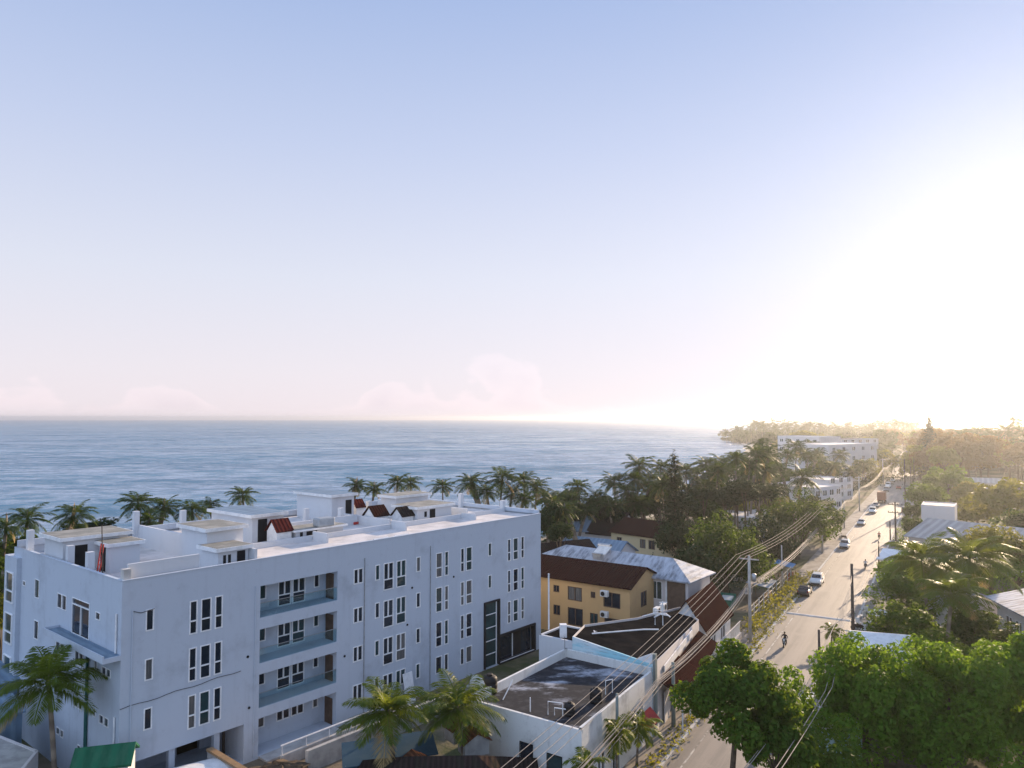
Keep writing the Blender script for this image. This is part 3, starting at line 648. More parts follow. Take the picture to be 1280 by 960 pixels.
# ------------------------------------------------------------------ other buildings
def gable(name, label, cat, a, b, depth, ze, zr, wallm, roofm, over=.35, wins=(), hip=0.0, z0=0.0, endwins=(), gablem=None, thick=.14, winkind='d', winf=None):
    """house whose front eave runs a->b (left to right as seen from the front); depth goes back"""
    a, b = Vector(a[:2]), Vector(b[:2]); rz = frame(a, b); L = (b - a).length
    t = thing(name, label, cat, (a.x, a.y, z0), rz)
    H = ze - z0; HR = zr - z0
    w_ = MB(); Wd = Vector((0, 1, 0))
    w_.wall((0, 0, 0), X, Wd, L, 0, H, [(u0, u1, c, d, .08) for u0, u1, c, d in wins])
    w_.wall((0, depth, 0), X, -Wd, L, 0, H, []); w_.wall((0, 0, 0), Wd, X, depth, 0, H, []); w_.wall((L, 0, 0), Wd, -X, depth, 0, H, [(v0, v1, c, d, .08) for v0, v1, c, d in endwins])
    if not hip:
        for x in (0, L): w_.add([(x, 0, H), (x, depth, H), (x, depth / 2, HR)], [(0, 1, 2)])
    w_.build('wall', M[wallm], t)
    r = MB(); o_ = over; sl = (HR - H) / (depth / 2); ze_ = H - sl * o_
    hx = hip
    e = [(-o_, -o_, ze_), (L + o_, -o_, ze_), (L + o_, depth + o_, ze_), (-o_, depth + o_, ze_)]
    rg = [(-o_ + (hx + o_ if hx else 0), depth / 2, HR), (L + o_ - (hx + o_ if hx else 0), depth / 2, HR)]
    lo = [(x, y, z + .01) for x, y, z in e + rg]; up = [(x, y, z + thick) for x, y, z in e + rg]
    fs = [(0, 1, 5, 4), (2, 3, 4, 5)] + ([(1, 2, 5), (3, 0, 4)] if hx else [])
    r.add(lo, [tuple(reversed(f)) for f in fs]); r.add(up, fs)
    for i, j in ((0, 1), (1, 2), (2, 3), (3, 0)) if hx else ((0, 1), (2, 3), (1, 5), (5, 2), (0, 4), (4, 3)):
        r.add([lo[i], lo[j], up[j], up[i]], [(0, 1, 2, 3)])
    r.build('roof', M[roofm], t)
    for u0, u1, c, d in wins: window(t, (0, 0, 0), X, -Wd, u0, u1, c, d, winkind, mat_f=winf, glass=M['glass'], fw=.06)
    for v0, v1, c, d in endwins: window(t, (L, 0, 0), Wd, X, v0, v1, c, d, 'd', mat_f=winf, glass=M['glass'], fw=.06)
    return t
def flat(name, label, cat, poly, z1, wallm, deckm='membrane', par=.35, parth=.18, z0=0.0, front=None, wins=(), slab=0, deckz=None):
    """flat-roofed block on a polygon (list of xy, anticlockwise from above); wins = (edge, u0,u1,z0,z1,kind)"""
    o = Vector(poly[0][:2]); t = thing(name, label, cat, (o.x, o.y, z0))
    pl = [Vector(p[:2]) - o for p in poly]; n = len(pl); w_ = MB()
    for i in range(n):
        a, b = pl[i], pl[(i + 1) % n]; L = (b - a).length; U = ((b - a) / L).to_3d(); Win = Vector((-U.y, U.x, 0))
        hs = [(q[1], q[2], q[3], q[4], .1) for q in wins if q[0] == i]
        h = (z1 - z0) if not front or i not in front else front[i] - z0
        w_.wall(a.to_3d(), U, Win, L, 0, h, hs)
        w_.wall((a + Win.xy * parth).to_3d(), U, -Win, L, (deckz or z1 - par) - z0 - .02, h, [])
        aa, bb = a.to_3d(), b.to_3d()
        w_.add([aa + Vector((0, 0, h)), bb + Vector((0, 0, h)), bb + Win * parth + Vector((0, 0, h)), aa + Win * parth + Vector((0, 0, h))], [(0, 1, 2, 3)])
    w_.build('wall', M[wallm], t)
    c = sum(pl, Vector((0, 0))) / n; d = MB(); dz = (deckz or z1 - par) - z0
    d.prism([(p + (c - p).normalized() * .08) for p in pl], dz - .2, dz); d.build('roof', M[deckm], t)
    for e, u0, u1, a, b, k in wins:
        p, q = pl[e], pl[(e + 1) % n]; U = ((q - p).normalized()).to_3d()
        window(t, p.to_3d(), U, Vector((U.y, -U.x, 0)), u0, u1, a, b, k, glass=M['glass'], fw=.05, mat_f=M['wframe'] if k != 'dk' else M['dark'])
    return t

# shop with the worn roof: L front-left, F near corner, R far roadside corner, K back
pL, pF, pR, pK = P(592, 868, 5), P(727, 905, 5), P(815, 835, 5), P(707, 811, 5)
shop = flat('shop_building', 'white roadside shop with a worn black and white stained flat roof', 'building', [pL, pF, pR, pK], 5.0, 'shopw', 'stainroof', .75,
            front={0: 4.62, 1: 4.78, 2: 5.05, 3: 5.05}, deckz=4.45,
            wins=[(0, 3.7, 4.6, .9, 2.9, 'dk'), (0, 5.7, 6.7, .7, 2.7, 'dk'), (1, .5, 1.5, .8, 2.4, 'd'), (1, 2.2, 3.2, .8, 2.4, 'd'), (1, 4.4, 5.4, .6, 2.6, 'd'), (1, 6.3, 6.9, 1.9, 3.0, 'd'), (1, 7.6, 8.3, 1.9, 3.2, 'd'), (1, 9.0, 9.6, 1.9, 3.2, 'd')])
ud = (pR - pF).xy.normalized(); un = Vector((ud.y, -ud.x))
o = MB().add([(0, 0, .75), (1.7, 0, .75), (1.7, -.8, 0), (0, -.8, 0), (0, 0, 0), (1.7, 0, 0)], [(0, 1, 2, 3), (0, 3, 4), (1, 5, 2), (4, 3, 2, 5)]).build('awning', M['redp'], shop)
q = pF.xy + ud * 9.3 + un * .02 - Vector(shop.location[:2]); o.location = (q.x, q.y, 1.7); o.rotation_euler = (0, 0, math.atan2(ud.y, ud.x))
def on_roof(mb, name, mat, p, rz, label, cat, group=None, bevel=0, smooth=False):
    o = mb.build(name, mat, bevel=bevel, smooth=smooth); o.location = p; o.rotation_euler = (0, 0, rz); return tag(o, label, cat, group)
TANK = [(.45, 0), (.62, .05), (.62, .35), (.58, .38), (.62, .42), (.62, .78), (.58, .82), (.62, .86), (.60, 1.18), (.45, 1.34), (.22, 1.40), (.22, 1.48), (.18, 1.52)]
for px, py, s, l in ((612, 862, .85, 'black ribbed water tank beside the satellite dish on the stained shop roof'), (745, 874, .66, 'black water tank standing alone in the roadside corner of the stained shop roof'),
                     (712, 890, .56, 'low black water tank by white pipes at the near edge of the stained roof')):
    p = P(px, py + 4, 4.45)
    t = thing('water_tank', l, 'water tank', p, 0, 'black water tanks on the shop roof'); t.scale = (s, s, s)
    MB().lathe(TANK[:-3], (0, 0, 0), 20).build('tank', M['plastic'], t, smooth=True); MB().lathe([(.24, 1.32), (.25, 1.46), (.2, 1.5)], sides=14).build('lid', M['plastic'], t)
p = P(599, 871, 4.45)
t = thing('satellite_dish', 'large pale satellite dish beside the black tank on the stained roof', 'satellite dish', p, R(-40)); t.scale = (.72,) * 3
b = MB(); N_ = 10
for ring in range(6):
    r = .95 * ring / 5
    for k in range(20):
        a = k / 20 * 2 * math.pi; b.v.append((r * math.cos(a), -.55 + .35 * r * r, 1.1 + r * math.sin(a)))
b.f = [(i * 20 + k, i * 20 + (k + 1) % 20, (i + 1) * 20 + (k + 1) % 20, (i + 1) * 20 + k) for i in range(5) for k in range(20)]; b.mi = [0] * len(b.f)
o = b.build('reflector', M['dish'], t, smooth=True); sm = o.modifiers.new('thick', 'SOLIDIFY'); sm.thickness = .03
MB().tube([(0, 0, 0), (0, 0, .8), (0, -.4, 1.1)], .05).build('mount', M['steel'], t)
MB().tube([(.0, -.5, .3), (0, -1.2, 1.0)], .03).disc((0, -1.2, 1.02), (0, 1, 0), .08, .16).build('feed_arm', M['steel'], t)
def pipes(px, py, z, label, segs, rad=.035, name='vent_pipe', mat='whitep'):
    b = MB()
    for s in segs: b.tube(s, rad, 6)
    o = b.build(name, M[mat]); o.location = P(px, py, z) if z is not None else on_plane(px, py); return tag(o, label, 'pipe')
pipes(697, 893, 4.45, 'white looped water pipes at the near edge of the stained shop roof', [[(-.6, 0, 0), (-.6, 0, .8), (.3, -.3, .8), (.3, -.3, 0)], [(-.2, -.1, 0), (-.2, -.1, .45), (.5, -.35, .45)], [(-1.7, .4, 0), (-1.7, .4, .9)]])
pipes(640, 872, 4.45, 'bent white pipe rising alone from the stained roof left of centre', [[(-.6, -.4, .0), (0, .1, 1.0), (.05, .12, 1.15)]])
pipes(757, 868, 4.45, 'white looped pipe beside the roadside tank on the stained roof', [[(0, 0, 0), (0, 0, .9), (.5, .3, .9), (.5, .3, 0)]])
pipes(706, 822, 4.45, 'thin rusty rod standing in the back corner of the stained roof', [[(0, 0, 0), (0, 0, 1.6)]], .02, 'iron_rod', 'polew')

# blue-washed neighbour and the white one beside it
q0, q1, q2, q3 = P(720, 798, 5.4), P(811, 832, 5.4), P(866, 768, 5.4), P(770, 752, 5.4)
dirb = (pR - pK).xy.normalized()
bk = Vector((-dirb.y, dirb.x))
def slopehouse(name, label, pts, mats, edge_m, roof_m, drop=.18):
    """block whose corners have their own heights; pts = (x, y, z), first edge carries its own wall finish"""
    o_ = Vector(pts[0][:2]); t = thing(name, label, 'building', (o_.x, o_.y, 0)); pl = [(Vector(p[:2]) - o_, p[2]) for p in pts]; n = len(pl)
    w_ = MB(); f_ = MB()
    for i in range(n):
        (a, za), (b, zb) = pl[i], pl[(i + 1) % n]; u = (b - a).normalized(); ni = Vector((-u.y, u.x)) * (.14 if i == 0 else .05); q = f_ if i == 0 else w_
        q.add([(a.x, a.y, 0), (b.x, b.y, 0), (b.x, b.y, zb), (a.x, a.y, za), (b.x + ni.x, b.y + ni.y, zb), (a.x + ni.x, a.y + ni.y, za), (b.x + ni.x, b.y + ni.y, zb - drop - .1), (a.x + ni.x, a.y + ni.y, za - drop - .1)], [(0, 1, 2, 3), (3, 2, 4, 5), (5, 4, 6, 7)])
    w_.build('wall', mats, t); f_.build('front_wall', edge_m, t)
    r = MB(); c = sum((p for p, z in pl), Vector((0, 0))) / n
    k = [(p + (c - p).normalized() * .07, z) for p, z in pl]
    r.add([(p.x, p.y, z - drop) for p, z in k] + [(p.x, p.y, z - drop - .15) for p, z in k], [tuple(range(n)), tuple(range(2 * n - 1, n - 1, -1))] + [(i, (i + 1) % n, (i + 1) % n + n, i + n) for i in range(n)])
    r.build('roof', roof_m, t); return t
ba, bb = pK.xy + dirb * .55 + bk * .12, pR.xy + bk * .12
PLN = np.linalg.solve(np.array([[ba.x, ba.y, 1], [bb.x, bb.y, 1], [17.4, 70.2, 1]]), np.array([6.0, 5.2, 4.2]))
def rz_(x, y): return float(PLN[0] * x + PLN[1] * y + PLN[2])
def on_plane(px, py, d=-.18):
    z = 5.0
    for _ in range(12): q = P(px, py, z); z = rz_(q.x, q.y) + d
    return Vector((q.x, q.y, z))
bl = slopehouse('flat_house', 'flat black roofed building with a pale blue washed block wall behind the stained shop roof',
                [(*ba, 6.0), (*bb, 5.2), (17.4, 70.2, 4.2)] + [(x, y, rz_(x, y)) for x, y in ((16.6, 74.4), (11.2, 67.6), (6.0, 62.6))], M['pale'], M['blueblock'], M['membrane'])
o = MB().add([(0, 0, 0), (1.5, 0, 0), (1.5, 0, .75), (0, .12, 0), (1.5, .12, 0), (1.5, .12, .75)], [(0, 1, 2), (3, 5, 4), (0, 2, 5, 3), (1, 4, 5, 2)]).build('parapet_fin', M['whitep'], bl)
q = bb - dirb * 1.55 + bk * .02 - Vector(bl.location[:2]); o.location = (q.x, q.y, 5.26); o.rotation_euler = (0, 0, math.atan2(dirb.y, dirb.x))
wl0 = ba - dirb * 3.3
wn = flat('flat_house', 'small white flat house with one dark window between white block and blue wall', 'building',
          [wl0 + bk * .2, ba - dirb * .06 + bk * .2, ba - dirb * .06 + bk * 3.9, wl0 + bk * 3.9], 5.55, 'whiter', 'membrane', .12, wins=[(0, 1.2, 2.4, 3.6, 4.0, 'n')])
zt = 5.2
pipes(826, 782, None, 'white standpipe frame on the black roof before the yellow house', [[(-.5, 0, 0), (-.5, 0, 1.3), (.2, .1, 1.3), (.2, .1, 0)], [(.2, .1, 1.3), (.2, .1, 2.1)], [(-.1, .1, 2.0), (.6, .1, 2.0)]], .045, 'standpipe')
pipes(740, 793, None, 'long white pipe lying across the black roof below the yellow wall', [[(0, 0, .06), (4.4, 1.2, .06)], [(4.4, 1.2, .06), (5.6, 1.2, .06)]], .06)
pipes(803, 772, None, 'curled white pipe ends lying on the black roof', [[(0, 0, .1), (1.2, .4, .3), (2.2, .2, .3), (2.5, -.2, .1)], [(1.0, -.3, .1), (1.6, -.2, .35), (2.2, -.6, .35)]], .06)
for px, py, l in ((821, 766, 'left white air conditioner unit at the back of the black roof'), (829, 761, 'right white air conditioner unit at the back of the black roof')):
    t = thing('air_conditioner', l, 'air conditioner', on_plane(px, py + 3), frame(pF, pR), 'air conditioners on the black roof')
    MB().obox((0, 0, .4), (.95, .42, .66)).build('casing', M['acw'], t, bevel=.03); MB().disc((.1, -.22, .4), (0, 1, 0), .24, .03).build('fan_grille', M['dark'], t)
    MB().box(-.4, .4, -.15, .15, 0, .068).build('bracket', M['steel'], t)
pipes(686, 787, 5.43, 'white chimney pipe standing on the small white house before the yellow wall', [[(0, 0, 0), (0, 0, 4.6)]], .07)
o = MB().obox((0, 0, .5), (.55, .55, 1.0)).build('pipe_box', M['whitep']); o.location = P(704, 796, 5.43); tag(o, 'white box beside the tall pipe on the small white house', 'box')

# yellow house
ya, yb = P(678, 719, 5.8), P(787, 735, 5.8); yd = (yb - ya).normalized(); ya = ya - yd * 3.0
ty = gable('yellow_house', 'two storey yellow house with a dark brown tiled roof beside the white block', 'house', ya, yb, 7.0, 5.8, 7.2, 'yellow', 'brown',
           wins=[(4.5, 5.1, 4.3, 4.9), (6.3, 7.9, 3.7, 5.0), (9.1, 9.5, 4.3, 4.8), (10.6, 12.4, 3.6, 5.0), (4.5, 5.2, 1.9, 2.8), (6.3, 8.0, 1.1, 2.8), (9.0, 9.8, 1.6, 2.6), (10.7, 12.5, .8, 2.4)],
           endwins=[(2.6, 3.8, 3.4, 4.8), (2.6, 3.8, .8, 2.4)], winf=M['brownw'])
def wall_ac(px, py, Y, label, rz):
    t = thing('air_conditioner', label, 'air conditioner', D(px, py, Y), rz)
    MB().obox((0, -.25, .3), (.85, .4, .6)).build('casing', M['acw'], t, bevel=.03); MB().disc((-.1, -.47, .3), (0, 1, 0), .22, .03).build('fan_grille', M['dark'], t)
yrz = frame(ya, yb)
wall_ac(757, 745, 77, 'upper white air conditioner on the yellow house wall', yrz); wall_ac(757, 771, 77, 'lower white air conditioner on the yellow house wall', yrz)
# grey-roofed house behind
ga, gb = P(690, 712, 6.4), P(855, 722, 6.2); ga = Vector((2.5, 90.5, 0)); gb = Vector((18.3, 78.2, 0))
tg = gable('tin_house', 'two storey pale house with a streaky grey tin hip roof behind the yellow house', 'house', ga, gb, 5.6, 6.1, 7.5, 'pale', 'tin', over=.5, hip=3.0,
           wins=[(14.7, 17.0, 3.7, 5.5), (14.7, 17.0, .8, 2.5)], winkind='grid')
L_ = (gb - ga).length
b = MB(); b.box(L_ - 2.35, L_ - .3, -.06, -.002, .2, 5.7); b.build('timber_screen', M['brownw'], tg)
b = MB(); b.box(L_ - 2.55, L_ - 2.37, -.1, -.002, 0, 6.0); b.build('pilaster', M['whitep'], tg)
t = thing('solar_heater', 'sunlit solar water heater on the ridge of the grey tin roof', 'solar heater', P(757, 691, 7.5), frame(ga, gb))
MB().tube([(-.9, 0, .8), (.7, 0, .8)], .26, 12).build('tank', M['chrome'], t); MB().obox((.1, -.9, .45), (1.6, 1.7, .08), 0, R(25)).build('collector', M['dish'], t)
MB().tube([(-.8, 0, 0), (-.8, 0, .7)], .04).tube([(.6, 0, 0), (.6, 0, .7)], .04).tube([(-.8, -1.6, -.3), (-.8, -1.6, .05)], .04).build('stand', M['steel'], t)
t = thing('roof_vent', 'square dark roof vent beside the solar heater on the tin roof', 'vent', P(748, 699, 7.0), frame(ga, gb)); t.scale = (.7, .7, .7)
MB().box(-.7, .7, -.5, .5, 0, .9).build('housing', M['conc'], t); MB().box(-.85, .85, -.65, .65, .9, 1.0).build('cap', M['steel'], t)
# cream house and sheds behind
gable('cream_house', 'stained cream house with a dark brown roof in front of the beach palms', 'house', P(764, 664, 5.2), P(842, 675, 5.2), 8, 5.2, 6.9, 'cream', 'brown', wins=[(5.6, 6.5, 3.4, 4.6), (7.2, 8.2, 3.4, 4.6), (1.2, 2.0, 3.6, 4.4)], winf=M['brownw'])
gable('beach_house', 'low house with a long dark brown roof left of the cream house', 'house', D(735, 672, 122), D(770, 668, 119), 8, 4.4, 7.4, 'pale', 'btile')
gable('metal_shed', 'blue-grey sheet metal roof shed nearest the beach, left of the dark roofs', 'shed', D(708, 664, 124), D(738, 666, 122), 7, 4.5, 6.4, 'pale', 'tinb')
gable('metal_shed', 'long blue-grey metal roofed shed behind the grey tin roof', 'shed', D(697, 682, 105), D(768, 687, 100), 6.5, 4.4, 6.0, 'pale', 'tinb')
gable('brown_house', 'dark tiled roof with a yellow gable peeping past the white block', 'house', D(668, 704, 93), D(752, 690, 98), 6.5, 4.6, 6.6, 'yellow', 'btile')
gable('tin_shed', 'small pale tin lean-to below the cream house wall', 'shed', D(788, 693, 103), D(842, 699, 97), 3.4, 3.4, 3.9, 'pale', 'tin')
flat('flat_house', 'plain white flat roof seen between the round trees left of the road', 'building', [D(900, 662, 140), D(957, 672, 132), D(962, 655, 150), D(912, 650, 156)], 5.0, 'pale', 'deck', .2)
# roadside row beyond the blue building
rr = frame((0, 0), (.5, .866))
rs0 = 58.2
def row(label, s0, s1, n0, n1, ze, zr, wallm, roofm, name='roadside_shop', wins=(), gabm=None):
    a, b = RP(s0, n1), RP(s1, n1)
    t = gable(name, label, 'shop', a, b, n1 - n0, ze, zr, wallm, roofm, wins=wins, over=.3); return t
cc = Vector((17.4, 70.2)); dc = (cc - bb).normalized(); oc = Vector((dc.y, -dc.x)); hc = math.atan2(dc.y, dc.x)
q = bb + dc * 1.5 + oc * .12
t = thing('awning_roof', 'dark red-brown tiled awning on posts along the pavement beside the blue building', 'awning', (q.x, q.y, 0), hc)
b = MB()
for x0, x1, y0, z0 in ((0, 6.4, .0, 3.5), (6.7, 15.0, -.02, 3.3)):
    a_ = [(x0, y0 - 1.7, z0 - .9), (x1, y0 - 1.7, z0 - .9), (x1, y0, z0), (x0, y0, z0)]; b.add(a_ + [(x, y, z + .12) for x, y, z in a_], [(0, 3, 2, 1), (4, 5, 6, 7), (0, 1, 5, 4), (1, 2, 6, 5), (2, 3, 7, 6), (3, 0, 4, 7)])
b.build('tiled_roof', M['brown'], t)
for x in (.3, 3, 6.1, 9, 12, 14.7): MB().tube([(x, -1.6, 0), (x, -1.6, 2.66 if x < 6.5 else 2.46)], .06, 6).build('post', M['whitep'], t)
for x in (1.2, 4.0, 8.0, 11.0): MB().box(x, x + 1.5, -.1, -.02, .1, 2.4).build('shutter', M['pale'] if x < 9 else M['bluew'], t)
gt = row('white gabled shop with a dark red-brown roof at the bend of the cables', 70.6, 79.5, -23.4, -19.6, 2.8, 5.5, 'whitep', 'brown', wins=[(1.5, 3, .3, 2.0), (5, 6.6, .3, 2.0)])
o = MB().box(0, 10.5, -.05, .05, 0, .55).build('fascia', M['whitep']); q = bb + dc * 3 + oc * .12; o.location = (q.x, q.y, 3.72); o.rotation_euler = (0, 0, hc)
tag(o, 'long white fascia board over the awning roof by the road', 'sign board')
t = thing('street_fence', 'white railing fence with thin bars along the pavement below the cables', 'fence', RP(70, -18.75), RA)
b = MB()
for k in range(34): b.box(k * .3, k * .3 + .05, -.02, .02, .62, 1.7)
b.build('rails', M['whitep'], t); MB().box(0, 10.2, -.04, .04, 1.7, 1.78).box(0, 10.2, -.1, .1, 0, .62).build('frame', M['pale'], t)

# ------------------------------------------------------------------ right side and distance: buildings
gable('warehouse', 'long low building with a wide grey ribbed roof right of the road', 'building', P(1136, 668, 4.2), P(1262, 684, 4.2), 15, 4.0, 6.1, 'pale', 'ting', over=.6,
      wins=[(1.0, 2.2, .5, 2.8), (3.5, 6, 1.2, 2.6), (8, 10, 1.2, 2.6)])
flat('grey_house', 'small grey box of a house above the ribbed grey roof', 'house', [D(1152, 660, 142), D(1194, 663, 139), D(1197, 660, 145), D(1155, 655, 148)], 6.5, 'pale', 'ting', .15)
gable('white_house', 'white house with a pale tin roof at the right edge of the photo', 'house', P(1246, 747, 4.2), P(1330, 790, 4.2), 11, 4.2, 5.6, 'pale', 'tin', over=.8, wins=[(2.0, 3.2, 1.5, 2.9), (4.0, 5.2, 1.5, 2.9)])
gable('kiosk', 'small white roofed kiosk on the right kerb before the ribbed grey roof', 'kiosk', P(1100, 698, 2.8), P(1134, 702, 2.8), 6, 2.8, 3.7, 'pale', 'whitep', over=.4)
gable('open_shed', 'wide white sheet roof beside the big bright green tree', 'shed', P(1072, 812, 3.2), P(1142, 818, 3.2), 5.6, 3.2, 3.9, 'pale', 'whitep', over=.3)
gable('stall', 'small white roofed stall at the foot of the slim pole under the green tree', 'stall', P(1022, 905, 2.4), P(1046, 915, 2.4), 2.6, 2.4, 2.9, 'bluew', 'whitep', over=.2)
gable('low_house', 'plain low house with a faded roof behind the round haze-lit trees', 'house', D(1190, 640, 215), D(1262, 645, 208), 9, 4.6, 5.6, 'pale', 'ting', over=.5)
gable('yard_house', 'pale house wall with a small window deep among the yard trees', 'house', D(1158, 800, 82), D(1190, 806, 79), 7, 3.2, 4.3, 'pale', 'ting', wins=[(.6, 1.4, 1.4, 2.4)])
def block(label, px0, px1, ytop, Y0, Y1, depth, floors, roofm='deck', wallm='pale', name='hotel_building', wr=None, cols=None):
    a = D(px0, ytop, Y0); b = D(px1, ytop, Y1); z1 = max(a.z, b.z); u = (b - a).xy.normalized(); bk = Vector((-u.y, u.x)); L = (b - a).xy.length
    fh = z1 / floors; ws = []
    cols = cols or int(L / 4.5)
    for f in range(floors):
        for c in range(cols):
            x = (c + .5) * L / cols; ws.append((0, x - .9, x + .9, f * fh + 1.0, f * fh + 2.3, 'd'))
    return flat(name, label, 'building', [a.xy, b.xy, b.xy + bk * depth, a.xy + bk * depth], z1, wallm, roofm, .3, wins=ws)
block('long white four storey hotel nearest the headland', 972, 1024, 546, 345, 325, 14, 4)
tb = block('large white hotel block with a red-brown roof edge left of the road', 1036, 1096, 556, 262, 280, 16, 4, cols=5)
block('wide white building with a red roof line behind the large hotel block', 1052, 1098, 549, 330, 340, 14, 5, roofm='clay')
block('low white building with a broad forecourt below the large hotel block', 1018, 1052, 610, 178, 186, 14, 2, cols=4)
block('white walled shop with a flat pale roof close to the tangled cables', 1036, 1066, 600, 205, 212, 12, 3, cols=3)
block('pale flat building glimpsed far down the right of the road', 1205, 1262, 574, 390, 385, 12, 2)
block('far white house catching the sun at the end of the road', 1128, 1141, 548, 640, 640, 10, 3, cols=2)

# ------------------------------------------------------------------ foreground left and bottom
gable('green_hut', 'small hut with a bright green roof at the corner of the white block', 'hut', P(92, 962, 4.1), P(160, 954, 4.1), 2.0, 4.1, 4.7, 'pale', 'green', over=.2)
flat('left_house', 'small flat concrete roofed house at the bottom left corner under the palm', 'house', [P(-40, 990, 3.4), P(10, 985, 3.4), P(48, 938, 3.4), P(-10, 915, 3.4)], 3.4, 'pale', 'conc', .04)
gable('tin_shed', 'blue-grey tin roof canopy on thin struts at the left edge', 'shed', P(-60, 915, 4.0), P(28, 890, 4.0), 4, 4.0, 4.6, 'tinb', 'tinb', over=.15)
gable('tin_shed', 'dim blue tin shed behind the left palm by the white block end', 'shed', P(-50, 870, 4.0), P(22, 850, 4.0), 9, 4.0, 5.2, 'tinb', 'tinb', over=.15)
gable('tiled_house', 'wide dark brown tiled roof in front of the stained shop', 'house', Vector((-9, 38.6, 0)), Vector((1.4, 39.0, 0)), 6.8, 2.4, 4.1, 'pale', 'btile', over=.4, hip=3.2)
o = MB().add([(0, 0, 0), (5.6, 0, .25), (5.6, 3.0, .45), (0, 3.0, .2), (0, 0, .08), (5.6, 0, .33), (5.6, 3.0, .53), (0, 3.0, .28)], [(0, 3, 2, 1), (4, 5, 6, 7), (0, 1, 5, 4), (1, 2, 6, 5), (2, 3, 7, 6), (3, 0, 4, 7)]).build('canopy_roof', M['bluesheet'])
b = MB()
for x in (.2, 5.4):
    for y in (.2, 2.8): b.tube([(x, y, 0), (x, y, 2.7)], .06, 6)
t = thing('canopy', 'flat blue sheet canopy between the two near palms', 'canopy', P(428, 962, 2.6) - Vector((0, 0, 2.6)), R(14)); o.parent = t; o.location = (0, 0, 2.6); b.build('post', M['steel'], t)
for px, py, rz, l in ((575, 909, 35, 'reddish tiled roof dormer at the ridge near the satellite dish'), (592, 926, 25, 'orange-brown tiled dormer beside the right near palm'), (520, 958, 30, 'clay tiled dormer at the bottom edge beside the left near palm')):
    t = thing('roof_dormer', l, 'dormer', P(px, py + 4, 2.9), R(rz), 'tiled dormers on the dark roof')
    b = MB(); b.box(-.8, .8, -.6, .6, -.5, .35).add([(-.8, -.6, .35), (.8, -.6, .35), (0, -.6, .8), (-.8, .6, .35), (.8, .6, .35), (0, .6, .8)], [(0, 1, 2), (3, 4, 5)]); b.build('wall', M['conc'], t)
    r = MB()
    for s in (-1, 1): r.add([(s * .95, -.7, .27), (s * .95, .7, .27), (0, .7, .82), (0, -.7, .82), (s * .95, -.7, .35), (s * .95, .7, .35), (0, .7, .9), (0, -.7, .9)], [(0, 3, 2, 1), (4, 5, 6, 7), (0, 1, 5, 4), (2, 3, 7, 6), (1, 2, 6, 5), (3, 0, 4, 7)])
    r.build('roof', M['clay'], t)
# concrete cistern with a rounded vault beside the carport
t = thing('boundary_wall', 'tan-topped grey boundary wall running from the carport to the bottom edge', 'wall', P(262, 937, 2.2) - Vector((0, 0, 2.2)), frame(P(256, 935, 2.2), P(300, 962, 2.2)))
MB().box(0, 7, -.15, .15, 0, 2.15).build('wall', M['conc'], t); MB().box(-.05, 7.05, -.2, .2, 2.15, 2.3).build('coping', M['timber'], t)
t = thing('cistern', 'rounded white cistern vault below the white block wall', 'cistern', P(236, 962, 2.0) - Vector((0, 0, 2.0)), R(35))
b = MB(); n = 12
pr = [(1.7 * math.cos(math.pi * i / n), 1.1 + 1.0 * math.sin(math.pi * i / n)) for i in range(n + 1)]
b.add([(-2.2, y, z) for y, z in pr] + [(2.2, y, z) for y, z in pr], [(i, i + 1, n + 2 + i, n + 1 + i) for i in range(n)] + [tuple(range(n + 1)), tuple(range(2 * n + 1, n, -1))])
b.build('vault', M['whitep'], t); MB().box(-2.2, 2.2, -1.75, 1.75, 0, 1.11).build('wall', M['pale'], t)
tag((lambda o: (setattr(o, 'location', P(279, 946, 0)), o)[1])(MB().tube([(0, 0, 0), (0, 0, 2.6)], .1).box(-.2, .2, -.06, .06, 2.5, 2.62).build('fence_post', M['polew'])), 'short dark post with a crossbar before the carport opening', 'post')
t = thing('ramp_wall', 'low concrete ramp wall with a white pipe rail before the ground floor balcony', 'wall', RP(0, 0), 0); q0 = wl(9.4, -2.2, 0); t.location = q0; t.rotation_euler = (0, 0, wa)
MB().box(0, 11.5, -.12, .12, 0, .7).build('wall', M['concw'], t)
b = MB(); b.tube([(0, 0, 1.35), (11.4, 0, 1.35)], .06, 6)
for k in range(7): b.tube([(.1 + k * 1.88, 0, .7), (.1 + k * 1.88, 0, 1.35)], .04, 6)
b.build('rail', M['whitep'], t)
t = thing('retaining_wall', 'mossy retaining wall running along the white block behind the near palms', 'wall', wl(10, -4.2, 0), wa); MB().box(0, 17, -.15, .15, 0, 1.4).build('wall', M['conc'], t)
for u, v, s, l in ((8.6, -3.6, 1.5, 'largest brown earth-covered rubble heap before the entrance slab'), (6.6, -3.0, 1.1, 'smaller brown rubble heap by the carport pillar')):
    rg = np.random.default_rng(int(u * 10)); b = MB(); n1, n2 = 14, 6; vs = []
    for i in range(n2 + 1):
        for k in range(n1):
            r = s * math.cos(i / n2 * math.pi / 2) * (1 + .18 * rg.normal()); vs.append((1.3 * r * math.cos(k / n1 * 6.283), r * math.sin(k / n1 * 6.283), s * .62 * math.sin(i / n2 * math.pi / 2) * (1 + .08 * rg.normal()) - .02))
    b.add(vs, [(i * n1 + k, i * n1 + (k + 1) % n1, (i + 1) * n1 + (k + 1) % n1, (i + 1) * n1 + k) for i in range(n2) for k in range(n1)])
    o = b.build('rubble_heap', M['trunk']); o.location = wl(u, v, 0); tag(o, l, 'rubble')
